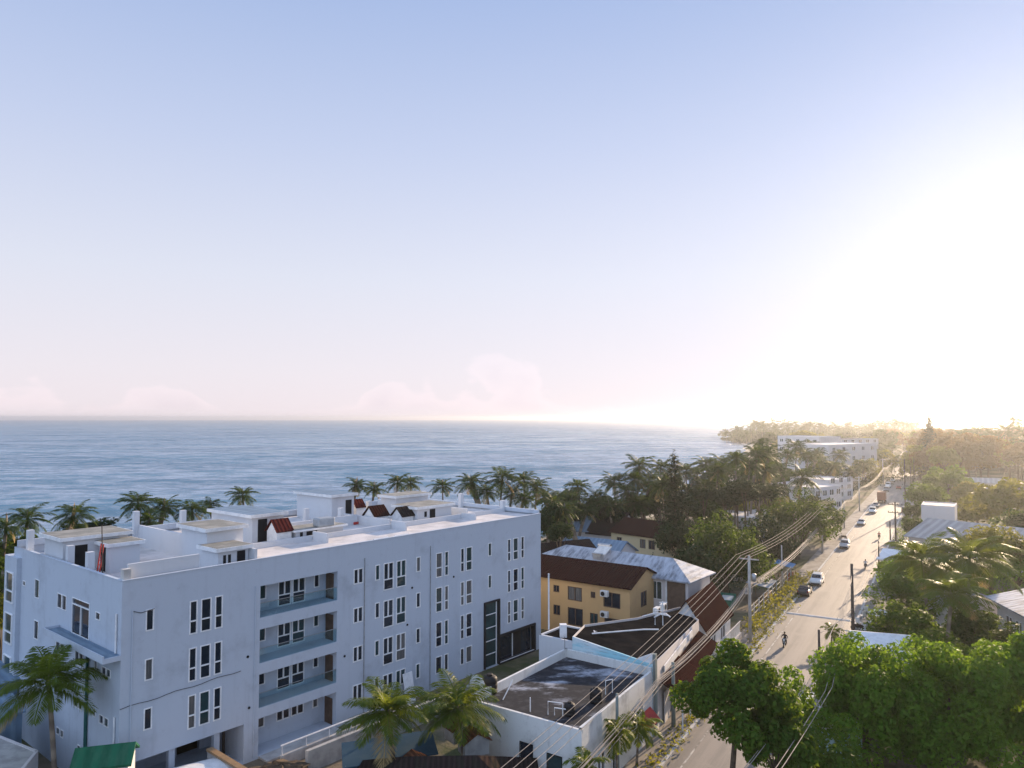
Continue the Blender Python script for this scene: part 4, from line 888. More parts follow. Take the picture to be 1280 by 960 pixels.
for u, v, l in ((2.0, 1.6, 'white and red bundle of building rubbish on the carport floor'),):
    o = MB().obox((0, 0, .2), (.8, .6, .4), .3).obox((.6, .2, .12), (.5, .4, .24)).build('rubbish_bundle', M['acw'], bevel=.06); o.location = wl(6.9, v, .13); tag(o, l, 'rubbish')
for x, l in ((0, 'plain white board leaning against the white block by the near palms'),):
    t = MB().box(-.5, .5, -.03, .03, 0, 2.4).build('leaning_board', M['whitep']); t.location = wl(22.3, -.75, 0); t.rotation_euler = (R(-12), 0, wa); tag(t, l, 'board')

# ------------------------------------------------------------------ leaves
def np_mesh(name, V, Fq, mats, mi=None):
    me = bpy.data.meshes.new(name); nv, nf = len(V), len(Fq)
    me.vertices.add(nv); me.vertices.foreach_set('co', V.astype(np.float32).ravel())
    me.loops.add(nf * 4); me.polygons.add(nf)
    me.loops.foreach_set('vertex_index', Fq.astype(np.int32).ravel()); me.polygons.foreach_set('loop_start', np.arange(0, nf * 4, 4, dtype=np.int32))
    try: me.polygons.foreach_set('loop_total', np.full(nf, 4, dtype=np.int32))
    except Exception: pass
    for m in mats: me.materials.append(m)
    if mi is not None: me.polygons.foreach_set('material_index', mi.astype(np.int32))
    me.update(calc_edges=True); me.validate(); return me
def unit(a): return a / (np.linalg.norm(a, axis=1, keepdims=True) + 1e-9)
def leaf_quads(c, nrm, size, rg, aspect=.55):
    n = len(c); t = unit(np.cross(nrm, rg.normal(size=(n, 3)))); b = np.cross(nrm, t); s = (size * (.6 + .8 * rg.random(n)))[:, None]
    v0 = c - t * s * .5; v1 = c + b * s * aspect * .5 + nrm * s * .10; v2 = c + t * s * .5; v3 = c - b * s * aspect * .5 + nrm * s * .10
    return np.stack([v0, v1, v2, v3], 1).reshape(-1, 3)
def crown_mesh(name, seed, n, size, mat, shape=(1, 1, .8), K=34, cr=(.20, .36), lower=-.35):
    """leaves on many clumps spread through an uneven ellipsoid of unit radius"""
    rg = np.random.default_rng(seed)
    d = unit(rg.normal(size=(K * 3, 3))); d = d[d[:, 2] > lower][:K]
    rad = .45 + .42 * rg.random(len(d)) ** .7
    cen = d * rad[:, None] * (1 + .12 * rg.normal(size=(len(d), 1))); cr_ = cr[0] + (cr[1] - cr[0]) * rg.random(len(d))
    p = cr_ ** 2 / np.sum(cr_ ** 2); idx = rg.choice(len(d), n, p=p)
    dd = unit(rg.normal(size=(n, 3)) + np.array([0, 0, .25])); rr = cr_[idx] * (.45 + .6 * rg.random(n) ** .5)
    c = cen[idx] + dd * rr[:, None]; c *= np.array(shape)
    nrm = unit(dd * .8 + rg.normal(size=(n, 3)) * .55 + np.array([0, 0, .35]))
    V = leaf_quads(c, nrm, size, rg); Fq = np.arange(n * 4).reshape(-1, 4)
    return np_mesh(name, V, Fq, [mat]), cen * np.array(shape)
def trunk_mesh(name, seed, h, crown_c, r0, limbs=7):
    """trunk to height h, limbs reaching into the crown (crown centre at the origin of crown_c, absolute coords)"""
    rg = random.Random(seed); b = MB()
    b.tube([(0, 0, -.2), (.05 * h * rg.uniform(-1, 1), .05 * h * rg.uniform(-1, 1), h * .5), (0, 0, h)], [r0 * 1.25, r0, r0 * .75], 9)
    for c in rg.sample(list(range(len(crown_c))), min(limbs, len(crown_c))):
        e = Vector(crown_c[c]); s_ = Vector((0, 0, h * .86)); mid = (s_ + e) / 2 + Vector((0, 0, -.08 * (e - s_).length))
        b.tube([s_, mid, e], [r0 * .55, r0 * .33, r0 * .12], 6)
    return b
def tree_at(px, py, Y, rx, rz_, label, mat, seed, n=5000, leaf=.32, name='broadleaf_tree', group=None, lower=-.35, K=34, cr=(.20, .36)):
    """crown centre seen at px,py at distance Y; rx, rz_ in pixels of the photograph"""
    c = D(px, py, Y); k = Y / F; rx, rv = rx * k, rz_ * k; cz = max(c.z, rv * .75 + .5)
    me, cen = crown_mesh('crown', seed, n, leaf / rx, M[mat], (1, 1, 1), K, cr, lower)
    t = thing(name, label, 'tree', (c.x, c.y, 0), 0, group)
    o = bpy.data.objects.new('crown', me); COL.objects.link(o); o.parent = t; o.location = (0, 0, cz); o.scale = (rx, rx, rv)
    h = max(cz - rv * .45, .8)
    trunk_mesh('trunk', seed, h, [(a[0] * rx * .8, a[1] * rx * .8, cz + a[2] * rv * .8) for a in cen], max(.10, rx * .055)).build('trunk', M['trunk'], t, smooth=True)
    return t
BASE = []                                      # shared crowns for smaller trees
def small_tree(px, py, Y, rx, rz_, label, kind=0, group=None, name='broadleaf_tree', mats=('leafshade', 'leaf', 'leafy', 'leafd', 'leafhaze')):
    if not BASE:
        for i in range(4):
            me, cen = crown_mesh('crown', 900 + i, 2600, .17, M['leaf'], (1, 1, 1), 26, (.24, .40), -.45)
            tb = MB(); h = .62; tb.tube([(0, 0, -.05), (0, 0, .45), (0, 0, .9)], [.075, .06, .04], 7)
            for c_ in cen[:6]: tb.tube([(0, 0, .8), tuple(np.array(c_) * np.array([.75, .75, .12]) + np.array([0, 0, 1.22]))], [.035, .01], 5)
            tm = tb.build('trunk', M['trunk'], smooth=True); BASE.append((me, tm.data)); bpy.data.objects.remove(tm)
    me, tm = BASE[(int(px) + int(py)) % 4]
    c = D(px, py, Y); k = Y / F; rx, rv = rx * k, rz_ * k; cz = max(c.z, rv * .8)
    t = thing(name, label, 'tree', (c.x, c.y, 0), random.uniform(0, 6.28), group)
    o = bpy.data.objects.new('trunk', tm); COL.objects.link(o); o.parent = t; o.scale = (rx, rx, cz / 1.25)
    o = bpy.data.objects.new('crown', me); COL.objects.link(o); o.parent = t; o.location = (0, 0, cz); o.scale = (rx, rx, rv); setmat(o, M[mats[kind]])
    return t
# palms
def palm_crown(seed, nf, pairs, L, width, mat, drymat=None, droop=1.0, up=1.0, span=2.05):
    rg = np.random.default_rng(seed); V = []; Fq = []; mi = []
    def quad(a, b, c, d, m):
        o = len(V); V.extend([a, b, c, d]); Fq.append((o, o + 1, o + 2, o + 3)); mi.append(m)
    for f in range(nf):
        az = f * 2.39996 + rg.normal() * .2; tier = f / nf                  # 0 = youngest, upright
        el = (1.22 - span * tier ** .95) * up + rg.normal() * .10; ln = L * (.72 + .35 * rg.random()) * (.8 if tier < .12 else 1)
        m = 1 if (drymat is not None and tier > .94) else 0
        h = np.array([math.cos(az), math.sin(az), 0]); side = np.array([-math.sin(az), math.cos(az), 0]); up_ = np.array([0, 0, 1.0])
        pts = []; p = np.zeros(3); e = el; ns = 9; curl = rg.normal() * .1
        for i in range(ns + 1):
            pts.append(p.copy()); p = p + (h * math.cos(e) + up_ * math.sin(e) + side * curl * i / ns * .3) * ln / ns
            e -= (.07 + .15 * (i / ns)) * droop * (1.15 if el > .3 else .8)
        pts = np.array(pts)
        for i in range(ns):                                                 # midrib
            w0, w1 = .035 * L / 4 * (1 - i / ns) + .008, .035 * L / 4 * (1 - (i + 1) / ns) + .008
            quad(pts[i] - side * w0, pts[i] + side * w0, pts[i + 1] + side * w1, pts[i + 1] - side * w1, m)
        for j in range(pairs):
            u = .13 + .87 * (j + .5) / pairs; x = u * ns; i = min(int(x), ns - 1); q = pts[i] + (pts[i + 1] - pts[i]) * (x - i)
            t = unit((pts[i + 1] - pts[i])[None])[0]; nn = np.cross(side, t); nn = nn if nn[2] > 0 else -nn
            ll = ln * .30 * math.sin(math.pi * min(1, .14 + .84 * u)) ** .6 * (.85 + .3 * rg.random())
            for s in (-1, 1):
                dv = unit((side * s * .85 + t * (.45 + .35 * u) - up_ * (.02 + .40 * rg.random()) * droop)[None])[0]
                tip = q + dv * ll - up_ * ll * .16 * droop; mid = q + dv * ll * .5; wv = t * width * (.5 + .5 * rg.random())
                quad(q - wv * .4, mid - wv * .5, tip, mid + wv * .5, m)
    return np_mesh('crown', np.array(V), np.array(Fq), [mat] + ([drymat] if drymat is not None else []), np.array(mi))
def palm_trunk(seed, lean, r):
    rg = random.Random(seed); a = rg.uniform(0, 6.28); n = 9; b = MB()
    pts = []
    for i in range(n + 1):
        u = i / n; k = lean * (u ** 1.6 - u * .1); pts.append((k * math.cos(a), k * math.sin(a), u))
    b.tube(pts, [r * (1.5 - .7 * min(1, i / 2)) if i < 2 else r * (1 - .35 * i / n) for i in range(n + 1)], 8)
    return b, Vector(pts[-1])
PV = {}
def palm_variant(kind, i):
    if (kind, i) not in PV:
        if kind == 'near': me = palm_crown(50 + i, 30, 60, 1.0, .024, M['frondb'], M['fronddry'], .95, 1.05, 1.62)
        elif kind == 'mid': me = palm_crown(70 + i, 28, 22, 1.0, .046, M['frond'], M['fronddry'], .95, 1.0, 1.9)
        elif kind == 'far': me = palm_crown(90 + i, 16, 8, 1.0, .10, M['frond'])
        else: me = palm_crown(30 + i, 18, 24, 1.0, .075, M['frondb'], None, 1.15)
        tb, top_ = palm_trunk(20 + i, {'near': .7, 'small': .25, 'far': 1.2}.get(kind, (.8, 2.6, 1.4, 3.4, 2.0)[i]), {'small': .09, 'far': .22}.get(kind, .15)); o = tb.build('trunk', M['ptrunk'], smooth=True); PV[(kind, i)] = (me, o.data, top_); bpy.data.objects.remove(o)
    return PV[(kind, i)]
NP = [0]
def palm(px, py, Y, r, label, kind='mid', group=None, leanm=3.0, mat=None, name='coconut_palm', tr=1.0, minz=1.0):
    """crown heart seen at px,py at distance Y; r = frond length in pixels of the photograph"""
    NP[0] += 1; i = NP[0] % (5 if kind == 'mid' else 3)
    me, tm, top_ = palm_variant(kind, i); c = D(px, py, Y); L = r * Y / F; a = random.uniform(0, 6.28); h = max(c.z, minz)
    off = Matrix.Rotation(a, 2) @ top_.xy
    t = thing(name, label, 'palm tree', (c.x - off.x, c.y - off.y, 0), a, group)
    o = bpy.data.objects.new('trunk', tm); COL.objects.link(o); o.parent = t; o.scale = (1, 1, h)
    o = bpy.data.objects.new('crown', me); COL.objects.link(o); o.parent = t; o.location = (top_.x, top_.y, h - .05); o.scale = (L, L, L); o.rotation_euler = (0, 0, random.uniform(0, 6))
    if mat: setmat(o, M[mat])
    return t

# near palms
palm(60, 852, 44, 74, 'coconut palm with one dry hanging frond in front of the white block end wall', 'near', leanm=1.1)
palm(484, 888, 44.5, 66, 'left of the two bright coconut palms in front of the white facade', 'near', leanm=1.0)
palm(571, 884, 46.5, 62, 'right of the two bright coconut palms, beside the stained shop roof', 'near', leanm=1.0)
for px, py, r, Y, l in ((771, 912, 34, 47.5, 'left young palm of the pavement pair before the shop wall'), (800, 906, 32, 50, 'right young palm of the pavement pair before the shop wall'), (733, 955, 34, 43.5, 'bushy young palm at the near corner of the shop'),
                        (1035, 840, 14, 68, 'small planter palm on the right pavement, lower of two'), (1041, 806, 17, 76, 'small planter palm on the right pavement, upper of two')):
    palm(px, py, Y, r, l, 'small', 'young palms along the pavement', leanm=.45, name='young_palm', minz=1.6)
# right-hand yard palms
for px, py, Y, r, l in ((1152, 700, 74, 56, 'yard palm with broad arching fronds left of the frangipani'), (1212, 698, 70, 64, 'yellow-lit yard palm nearest the white house at right'), (1190, 742, 62, 50, 'low yard palm in shade behind the big green tree')):
    palm(px, py, Y, r, l, 'near', 'palms in the right-hand yard', leanm=1.0)
# beach palms, left to right
rgp = random.Random(21)
bp_ = [(rgp.uniform(640, 960), 0, rgp.uniform(120, 170), rgp.uniform(28, 36)) for _ in range(34)]
bp_ = [(x, 648 - (x - 640) * .20 + rgp.uniform(-16, 22), Y, r) for x, q, Y, r in bp_ if D(x, 600, Y).x < 0 or True]
bp_ += [(8, 668, 66, 34), (35, 657, 72, 40), (93, 652, 78, 40), (-8, 700, 66, 44), (2, 735, 62, 46), (172, 638, 86, 40), (206, 643, 90, 36), (240, 648, 92, 34), (186, 660, 84, 34), (303, 628, 108, 30), (262, 642, 105, 26),
       (447, 616, 112, 26), (468, 620, 116, 24), (497, 612, 112, 26), (513, 613, 118, 24), (553, 617, 118, 26), (588, 612, 118, 34), (628, 608, 118, 38), (655, 604, 124, 34), (671, 612, 118, 34), (608, 624, 112, 28),
       (690, 632, 112, 36), (705, 640, 106, 34), (722, 612, 128, 32), (746, 626, 126, 32), (733, 642, 118, 30), (768, 606, 132, 38), (783, 618, 128, 34), (760, 634, 122, 32), (799, 586, 136, 38), (812, 604, 134, 36), (826, 588, 142, 34),
       (836, 604, 138, 34), (858, 592, 148, 34), (872, 598, 152, 34), (882, 584, 160, 32), (895, 598, 156, 34), (903, 582, 166, 30), (916, 590, 168, 32), (928, 600, 160, 32), (922, 576, 176, 28), (937, 588, 172, 30), (953, 560, 196, 28),
       (962, 578, 188, 30), (948, 606, 164, 32), (974, 590, 180, 30), (985, 572, 196, 26), (1003, 600, 158, 44), (996, 562, 214, 26), (1010, 574, 210, 24), (1022, 570, 220, 22), (970, 618, 158, 32), (936, 622, 156, 30), (905, 616, 150, 32), (880, 612, 146, 32), (655, 626, 112, 30), (640, 620, 122, 30), (792, 632, 126, 30)]
desc = ['coconut palm from the left among those at the far left photo edge', 'coconut palm from the left behind the white block roof', 'coconut palm from the left in the beach row right of the white block', 'coconut palm from the left in the sunlit grove toward the headland']
lab_n = {}
order = sorted(range(len(bp_)), key=lambda i: bp_[i][0])
ordw = ['first', 'second', 'third', 'fourth', 'fifth', 'sixth', 'seventh', 'eighth', 'ninth', 'tenth', 'eleventh', 'twelfth', 'thirteenth', 'fourteenth', 'fifteenth', 'sixteenth', 'seventeenth', 'eighteenth', 'nineteenth', 'twentieth',
        'twenty-first', 'twenty-second', 'twenty-third', 'twenty-fourth', 'twenty-fifth', 'twenty-sixth', 'twenty-seventh', 'twenty-eighth', 'twenty-ninth', 'thirtieth'] + ['thirty-' + q for q in ('first', 'second', 'third', 'fourth', 'fifth', 'sixth', 'seventh', 'eighth', 'ninth')] + ['fortieth'] + ['forty-' + q for q in ('first', 'second', 'third', 'fourth', 'fifth', 'sixth', 'seventh', 'eighth', 'ninth')]
for i in order:
    px, py, Y, r = bp_[i]; r *= .82 if px < 640 else .72; py -= 10 if px < 640 else 4; g_ = 0 if px < 120 else 1 if px < 600 else 2 if px < 810 else 3; lab_n[g_] = lab_n.get(g_, -1) + 1
    palm(px, py, Y, r, ordw[lab_n[g_]] + ' ' + desc[g_], 'mid', 'coconut palms along the beach', leanm=random.choice([1.2, 2.2, 3.2]))
# palms along the far road and right-hand background
fp = [(1004, 566, 262, 17), (1024, 574, 240, 18), (1042, 582, 232, 17), (1050, 568, 250, 16), (1066, 588, 240, 17), (1080, 580, 252, 16), (990, 558, 300, 15), (1014, 556, 310, 15), (1032, 562, 300, 14), (1058, 572, 300, 20), (1072, 566, 320, 18), (1094, 570, 290, 22), (1110, 560, 340, 18), (1118, 575, 300, 18), (1180, 548, 330, 20), (1204, 545, 340, 22), (1222, 540, 320, 22), (1240, 545, 310, 22), (1256, 538, 300, 22), (1268, 526, 330, 18), (1278, 540, 290, 24), (1172, 556, 290, 20), (1194, 560, 270, 22), (1288, 552, 260, 26), (1214, 558, 280, 22)]
for k, (px, py, Y, r) in enumerate(fp):
    lft = px < 1140
    palm(px, py, Y, r, (ordw[k % 20] if lft else ordw[k % 12]) + (' listed haze-lit palm left of the far road' if lft else ' listed golden haze-lit palm above the dark wood at right'), 'mid', 'haze-lit palms far down the road', leanm=1.5)
LBL = sorted([o for o in COL.objects if o.get('group') == 'haze-lit palms far down the road'], key=lambda o: math.atan2(o.location.x, o.location.y))
nl = nr = 0
for o in LBL:
    if 'left of' in o['label']: o['label'] = ordw[nl] + ' haze-lit palm from the left between the hotels and the far road'; nl += 1
    else: o['label'] = ordw[nr] + ' golden palm from the left above the hazy wood at right'; nr += 1
rg = random.Random(3)
for k in range(58):
    px = 922 + k * 3.9 + rg.uniform(-3, 3); Y = rg.uniform(640, 780) if px > 940 else rg.uniform(660, 700)
    palm(px, rg.uniform(526, 538) + (6 if px < 935 else 0), Y, rg.uniform(10, 13), 'small hazy coconut palm rising from the wood on the far headland', 'far', 'palms on the far headland', leanm=rg.choice([1, 2]))
for px, py, l in ((908, 541, 'tiny palm standing alone at the outer tip of the headland'), (917, 544, 'tiny palm at the headland tip, right of the lone one')):
    palm(px, py, 672, 6, l, 'far', None, leanm=1)

# the big near trees
tree_at(1082, 908, 50, 84, 84, 'left crown of the big bright green foreground trees by the pale shed roof', 'leafb', 11, 27000, .28, lower=-.6, K=60, cr=(.16, .30))
tree_at(1180, 888, 49, 86, 88, 'largest bright green foreground tree at the bottom right corner', 'leafb', 12, 26000, .28, lower=-.6, K=64, cr=(.16, .30))
tree_at(1275, 880, 50, 66, 84, 'bright green foreground tree cut by the right edge', 'leafb', 16, 18000, .28, lower=-.6, K=50, cr=(.17, .30))
tree_at(1020, 975, 43, 70, 60, 'low bright foliage of a tree at the bottom edge joining road tree and big trees', 'leaf', 13, 9000, .30, lower=-.6, K=40)
tree_at(920, 874, 42, 66, 60, 'dark green tree with sunlit yellow tips standing over the near road', 'leaf', 14, 15000, .28, lower=-.6, K=46, cr=(.18, .30))
tree_at(968, 930, 40.5, 42, 44, 'lower right limb-heavy tree beside the near road tree', 'leaf', 15, 7000, .30, lower=-.6, K=30)
# trees left of the road
tree_at(908, 698, 98, 52, 50, 'round dark broadleaf tree left of the tall concrete pole', 'leafshade', 21, 8000, .45, K=44)
tree_at(996, 676, 122, 44, 42, 'round dark tree over the parked cars beside the road', 'leafshade', 22, 7000, .45, K=40)
tree_at(958, 690, 112, 34, 36, 'shaded tree between the two round dark trees by the road', 'leafd', 23, 5000, .45)
tree_at(1030, 655, 140, 24, 26, 'smaller round tree beyond the round dark tree at the roadside', 'leafshade', 24, 3500, .45)
lt = [(868, 715, 92, 30, 34, 3, 'dark shaded tree behind the pale house with the timber screen'), (885, 640, 140, 34, 22, 0, 'loose pale-twigged tree below the beach palms'), (925, 648, 150, 30, 24, 2, 'yellowish bushy tree between palms and flat white roof'), (962, 640, 168, 26, 20, 2, 'sunlit yellow-green tree under the beach grove palms'),
      (1018, 638, 160, 18, 18, 3, 'dark bush under the large low palm by the road'), (846, 678, 108, 22, 26, 3, 'dark bush at the foot of the tall dark conifer'), (1045, 612, 215, 16, 14, 0, 'roadside tree against the large hotel block'), (1082, 592, 262, 20, 16, 2, 'golden-brown tree beside the large hotel block'), (1060, 584, 300, 18, 16, 0, 'hazy tree at the right shoulder of the hotel block'),
      (1100, 578, 300, 18, 16, 2, 'golden tree where the cables vanish'), (1000, 620, 190, 14, 14, 0, 'small tree beside the low white forecourt building'), (985, 600, 230, 20, 14, 0, 'tree in front of the long white hotel'), (1030, 590, 260, 20, 14, 2, 'golden tree between the two hotels'), (690, 655, 104, 20, 26, 3, 'dark tree just beyond the white block corner'), (700, 668, 96, 16, 14, 3, 'dark shrub tree above the blue metal roof'), (720, 648, 128, 20, 14, 3, 'dark bush under the beach palms behind the metal shed')]
for px, py, Y, rx, ry, k, l in lt: small_tree(px, py, Y, rx, ry, l, k)
rgu = random.Random(77)
for j in range(26):
    px = 660 + j * 12 + rgu.uniform(-5, 5)
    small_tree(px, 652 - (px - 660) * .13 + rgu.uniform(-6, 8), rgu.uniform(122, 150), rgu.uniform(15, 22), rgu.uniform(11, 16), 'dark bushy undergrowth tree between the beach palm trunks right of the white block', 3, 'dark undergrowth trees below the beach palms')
for px, py, Y, rx, ry, k, l in ((25, 690, 70, 30, 24, 0, 'bushy tree under the far left palms'), (3, 770, 60, 22, 26, 2, 'sunlit bush at the left edge beside the white block end'), (0, 715, 64, 24, 20, 0, 'bush below the leftmost palms at the photo edge'), (110, 664, 84, 34, 14, 3, 'dark hedge-like bush behind the left stair house')):
    small_tree(px, py, Y, rx, ry, l, k)
# right side trees
tree_at(1168, 752, 84, 60, 40, 'dense mixed-leaf yard tree in the middle of the right-hand yard', 'leaf', 31, 9000, .42, K=46, lower=-.6)
tree_at(1134, 722, 90, 32, 32, 'yard tree leaning over the right pavement by the white kiosk', 'leafb', 32, 5500, .38, K=36, lower=-.6)
tree_at(1128, 782, 72, 40, 30, 'leafy shrub tree above the wide white sheet roof', 'leaf', 33, 4500, .36, lower=-.6)
tree_at(1238, 690, 96, 46, 32, 'yellow-green sunlit tree before the grey ribbed roof', 'leafy', 34, 6000, .42, K=38, lower=-.5)
tree_at(1270, 712, 96, 44, 40, 'round green tree behind the white house at the right edge', 'leafb', 35, 6000, .42, K=38, lower=-.5)
tree_at(1225, 790, 68, 46, 34, 'shaded green tree beside the white house wall', 'leafshade', 36, 5000, .40, lower=-.6)
tree_at(1178, 815, 62, 40, 26, 'green shrub tree right behind the two big foreground trees', 'leaf', 37, 4000, .36, lower=-.6)
rt = [(1184, 606, 205, 30, 22, 1, 'round haze-lit tree standing right of the far road'), (1156, 622, 180, 22, 18, 1, 'lower round tree beside the road left of the haze-lit one'), (1262, 632, 150, 40, 32, 2, 'golden tree mass behind the ribbed roof at right'), (1222, 648, 160, 24, 18, 2, 'yellow bush behind the ribbed grey roof'), (1215, 622, 190, 26, 18, 2, 'golden bush above the faded low house roof'),
      (1286, 665, 120, 34, 30, 0, 'tree cut by the right edge above the white house'), (1142, 640, 150, 12, 12, 0, 'small kerb bush beside the tall thin pole'), (1140, 660, 126, 14, 14, 0, 'bush at the corner of the ribbed roof building'), (1105, 712, 100, 12, 10, 1, 'small bush on the right kerb by the thin pole')]
for px, py, Y, rx, ry, k, l in rt: small_tree(px, py, Y, rx, ry, l, k)
rg = random.Random(11); k = 0
woods = []
for j in range(44):
    px = 1150 + rg.uniform(0, 190); Y = rg.uniform(235, 420); woods.append((px, rg.uniform(556, 590) - (Y - 235) * .06, Y, rg.uniform(16, 26), rg.uniform(14, 22)))
for j in range(26):
    px = 1110 + rg.uniform(0, 230); Y = rg.uniform(430, 640); woods.append((px, rg.uniform(545, 556), Y, rg.uniform(12, 18), rg.uniform(9, 13)))
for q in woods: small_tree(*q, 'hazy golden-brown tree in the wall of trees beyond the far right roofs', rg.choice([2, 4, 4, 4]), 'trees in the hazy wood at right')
rg = random.Random(12)
for j in range(26):
    px = rg.uniform(940, 1120); Y = rg.uniform(360, 560)
    if D(px, 560, Y).x < 165 + (Y - 480) * .12: continue
    small_tree(px, rg.uniform(553, 568) - (Y - 360) * .05, Y, rg.uniform(11, 17), rg.uniform(8, 13), 'hazy rounded tree in the wood between the hotels and the headland', rg.choice([0, 2, 3]), 'trees below the headland')
# conifers
def conifer(px, pytop, Y, wpx, label, seed, n=5200, leaf=.55):
    c = D(px, pytop, Y); h = c.z; r = wpx * Y / F; rg = np.random.default_rng(seed)
    t = thing('conifer', label, 'tree', (c.x, c.y, 0))
    u = 1 - rg.random(n) ** .62 * .92; whorl = np.round(u * 26) / 26 + rg.normal(size=n) * .010
    az = np.floor(rg.random(n) * 9) / 9 * 6.283 + whorl * 37 + rg.normal(size=n) * .16; rr = r * (1.03 - whorl) ** .62 * (.15 + .95 * rg.random(n) ** .8) * (.8 + .35 * np.sin(az * 3 + whorl * 40))
    c_ = np.stack([rr * np.cos(az), rr * np.sin(az), h * whorl + .10 * rr], 1)
    nrm = unit(np.stack([np.cos(az) * .3, np.sin(az) * .3, np.ones(n)], 1) + rg.normal(size=(n, 3)) * .6)
    me = np_mesh('crown', leaf_quads(c_, nrm, leaf, rg, .35), np.arange(n * 4).reshape(-1, 4), [M['needle']]); o = bpy.data.objects.new('crown', me); COL.objects.link(o); o.parent = t
    b = MB(); b.tube([(0, 0, -.1), (0, 0, h * .5), (0, 0, h * .99)], [.3, .2, .03], 8)
    for k in range(44):
        z = h * (.12 + .84 * k / 44); a = k * 2.4; q = r * (1.03 - z / h) ** .75 * .85; b.tube([(0, 0, z), (q * math.cos(a), q * math.sin(a), z + .1 * q)], [.06, .015], 4)
    b.build('trunk', M['trunk'], t)
conifer(843, 566, 112, 30, 'tall dark conifer beside the cream house', 41, 5200)
conifer(1161, 521, 262, 14, 'tall slender conifer rising above the horizon right of the far road', 42, 4200, .9)
conifer(1150, 552, 300, 12, 'shorter conifer beside the tall slender one', 43, 2500, .9)
# headland wood: one leafy mass
rg = np.random.default_rng(5); n = 26000
px = rg.random(n); xs = 212 + px * 444; ys = 672 + rg.random(n) * 230 + (xs - 212) * .28
ys = np.where(xs < 250, 672 + (ys - 672) * .35 + 8, ys)
bump = 5.2 + 2.6 * np.sin(xs * .11 + 1) * np.sin(ys * .09) + 1.8 * np.sin(xs * .31 + ys * .23)
edge = np.clip((xs - 210) / 26, .25, 1); zs = np.clip(bump, 2.5, None) * edge * (1 - rg.random(n) ** 2.2 * .9)
me = np_mesh('headland_wood', leaf_quads(np.stack([xs, ys, zs + .2], 1), unit(rg.normal(size=(n, 3)) + np.array([-.2, -.5, .8])), 2.6, rg, .8), np.arange(n * 4).reshape(-1, 4), [M['leafd']])
o = bpy.data.objects.new('headland_wood', me); COL.objects.link(o); tag(o, 'low dark wood covering the far headland beyond the bay', 'wood', kind='stuff')
b = MB(); rgr = random.Random(8)
for k in range(16):
    x = 198 + rgr.uniform(0, 18); y = 662 + rgr.uniform(-6, 12); s = rgr.uniform(1, 3); b.obox((x, y, SEA + .1), (s * 2, s * 1.4, s * .5), rgr.uniform(0, 3), .2)
o = b.build('shore_rocks', M['conc'], bevel=.3); tag(o, 'dark rock shelf running into the water off the headland tip', 'rocks', kind='stuff')
# roadside weeds and bushes
def tufts(name, label, cat, pts, size, mat, n, spread, seed, hgt=.5):
    rg = np.random.default_rng(seed); c = []
    for p in pts: c.append(np.array(p) + rg.normal(size=(n, 3)) * np.array([spread, spread, 0]) + np.stack([np.zeros(n), np.zeros(n), rg.random(n) * hgt], 1))
    c = np.concatenate(c); c[:, 2] = np.clip(c[:, 2], .15, None)
    me = np_mesh(name, leaf_quads(c, unit(rg.normal(size=(len(c), 3)) + np.array([0, 0, .4])), size, rg, .4), np.arange(len(c) * 4).reshape(-1, 4), [M[mat]])
    o = bpy.data.objects.new(name, me); COL.objects.link(o); return tag(o, label, cat, kind='stuff')
tufts('verge_weeds', 'dry straw-coloured weeds along the left kerb', 'weeds', [RP(s, -16.95 + .2 * math.sin(s)) for s in np.arange(46, 120, 1.0)], .3, 'leafy', 30, .4, 61, .35)
tufts('verge_weeds', 'green shrubs growing along the fence left of the road', 'shrubs', [RP(s, -18.2 + .5 * math.sin(s * 2)) for s in np.arange(82, 112, 1.1)], .35, 'leafy', 60, .45, 62, 1.3)
tufts('verge_weeds', 'weeds and low planting along the right pavement', 'weeds', [RP(s, -7.2 + .6 * math.sin(s * 2)) for s in np.arange(66, 190, 2.2)], .35, 'leaf', 36, .5, 63, .8)
tufts('yard_scrub', 'scrub covering the open ground right of the road', 'scrub', [q for q in (P(x, y) for x in range(1100, 1290, 12) for y in range(690, 860, 12)) if rn.dot(q) > -3], .5, 'leaf', 40, 1.6, 64, 1.2)
tufts('yard_scrub', 'scrub and low bushes between the beach houses and the road', 'scrub', [q for q in (P(x, y) for x in range(860, 1000, 10) for y in range(655, 740, 9)) if rn.dot(q) < -25], .6, 'leafd', 40, 2.0, 65, 1.6)
tufts('yard_scrub', 'undergrowth below the palms along the beach', 'scrub', [(-70 + k * 3.2, 84 + k * 2.35 + 1.5 * math.sin(k * 1.7) + (0 if k < 30 else (k - 30) * 1.0), 0) for k in range(70)], .7, 'leafd', 60, 3.0, 66, 2.2)

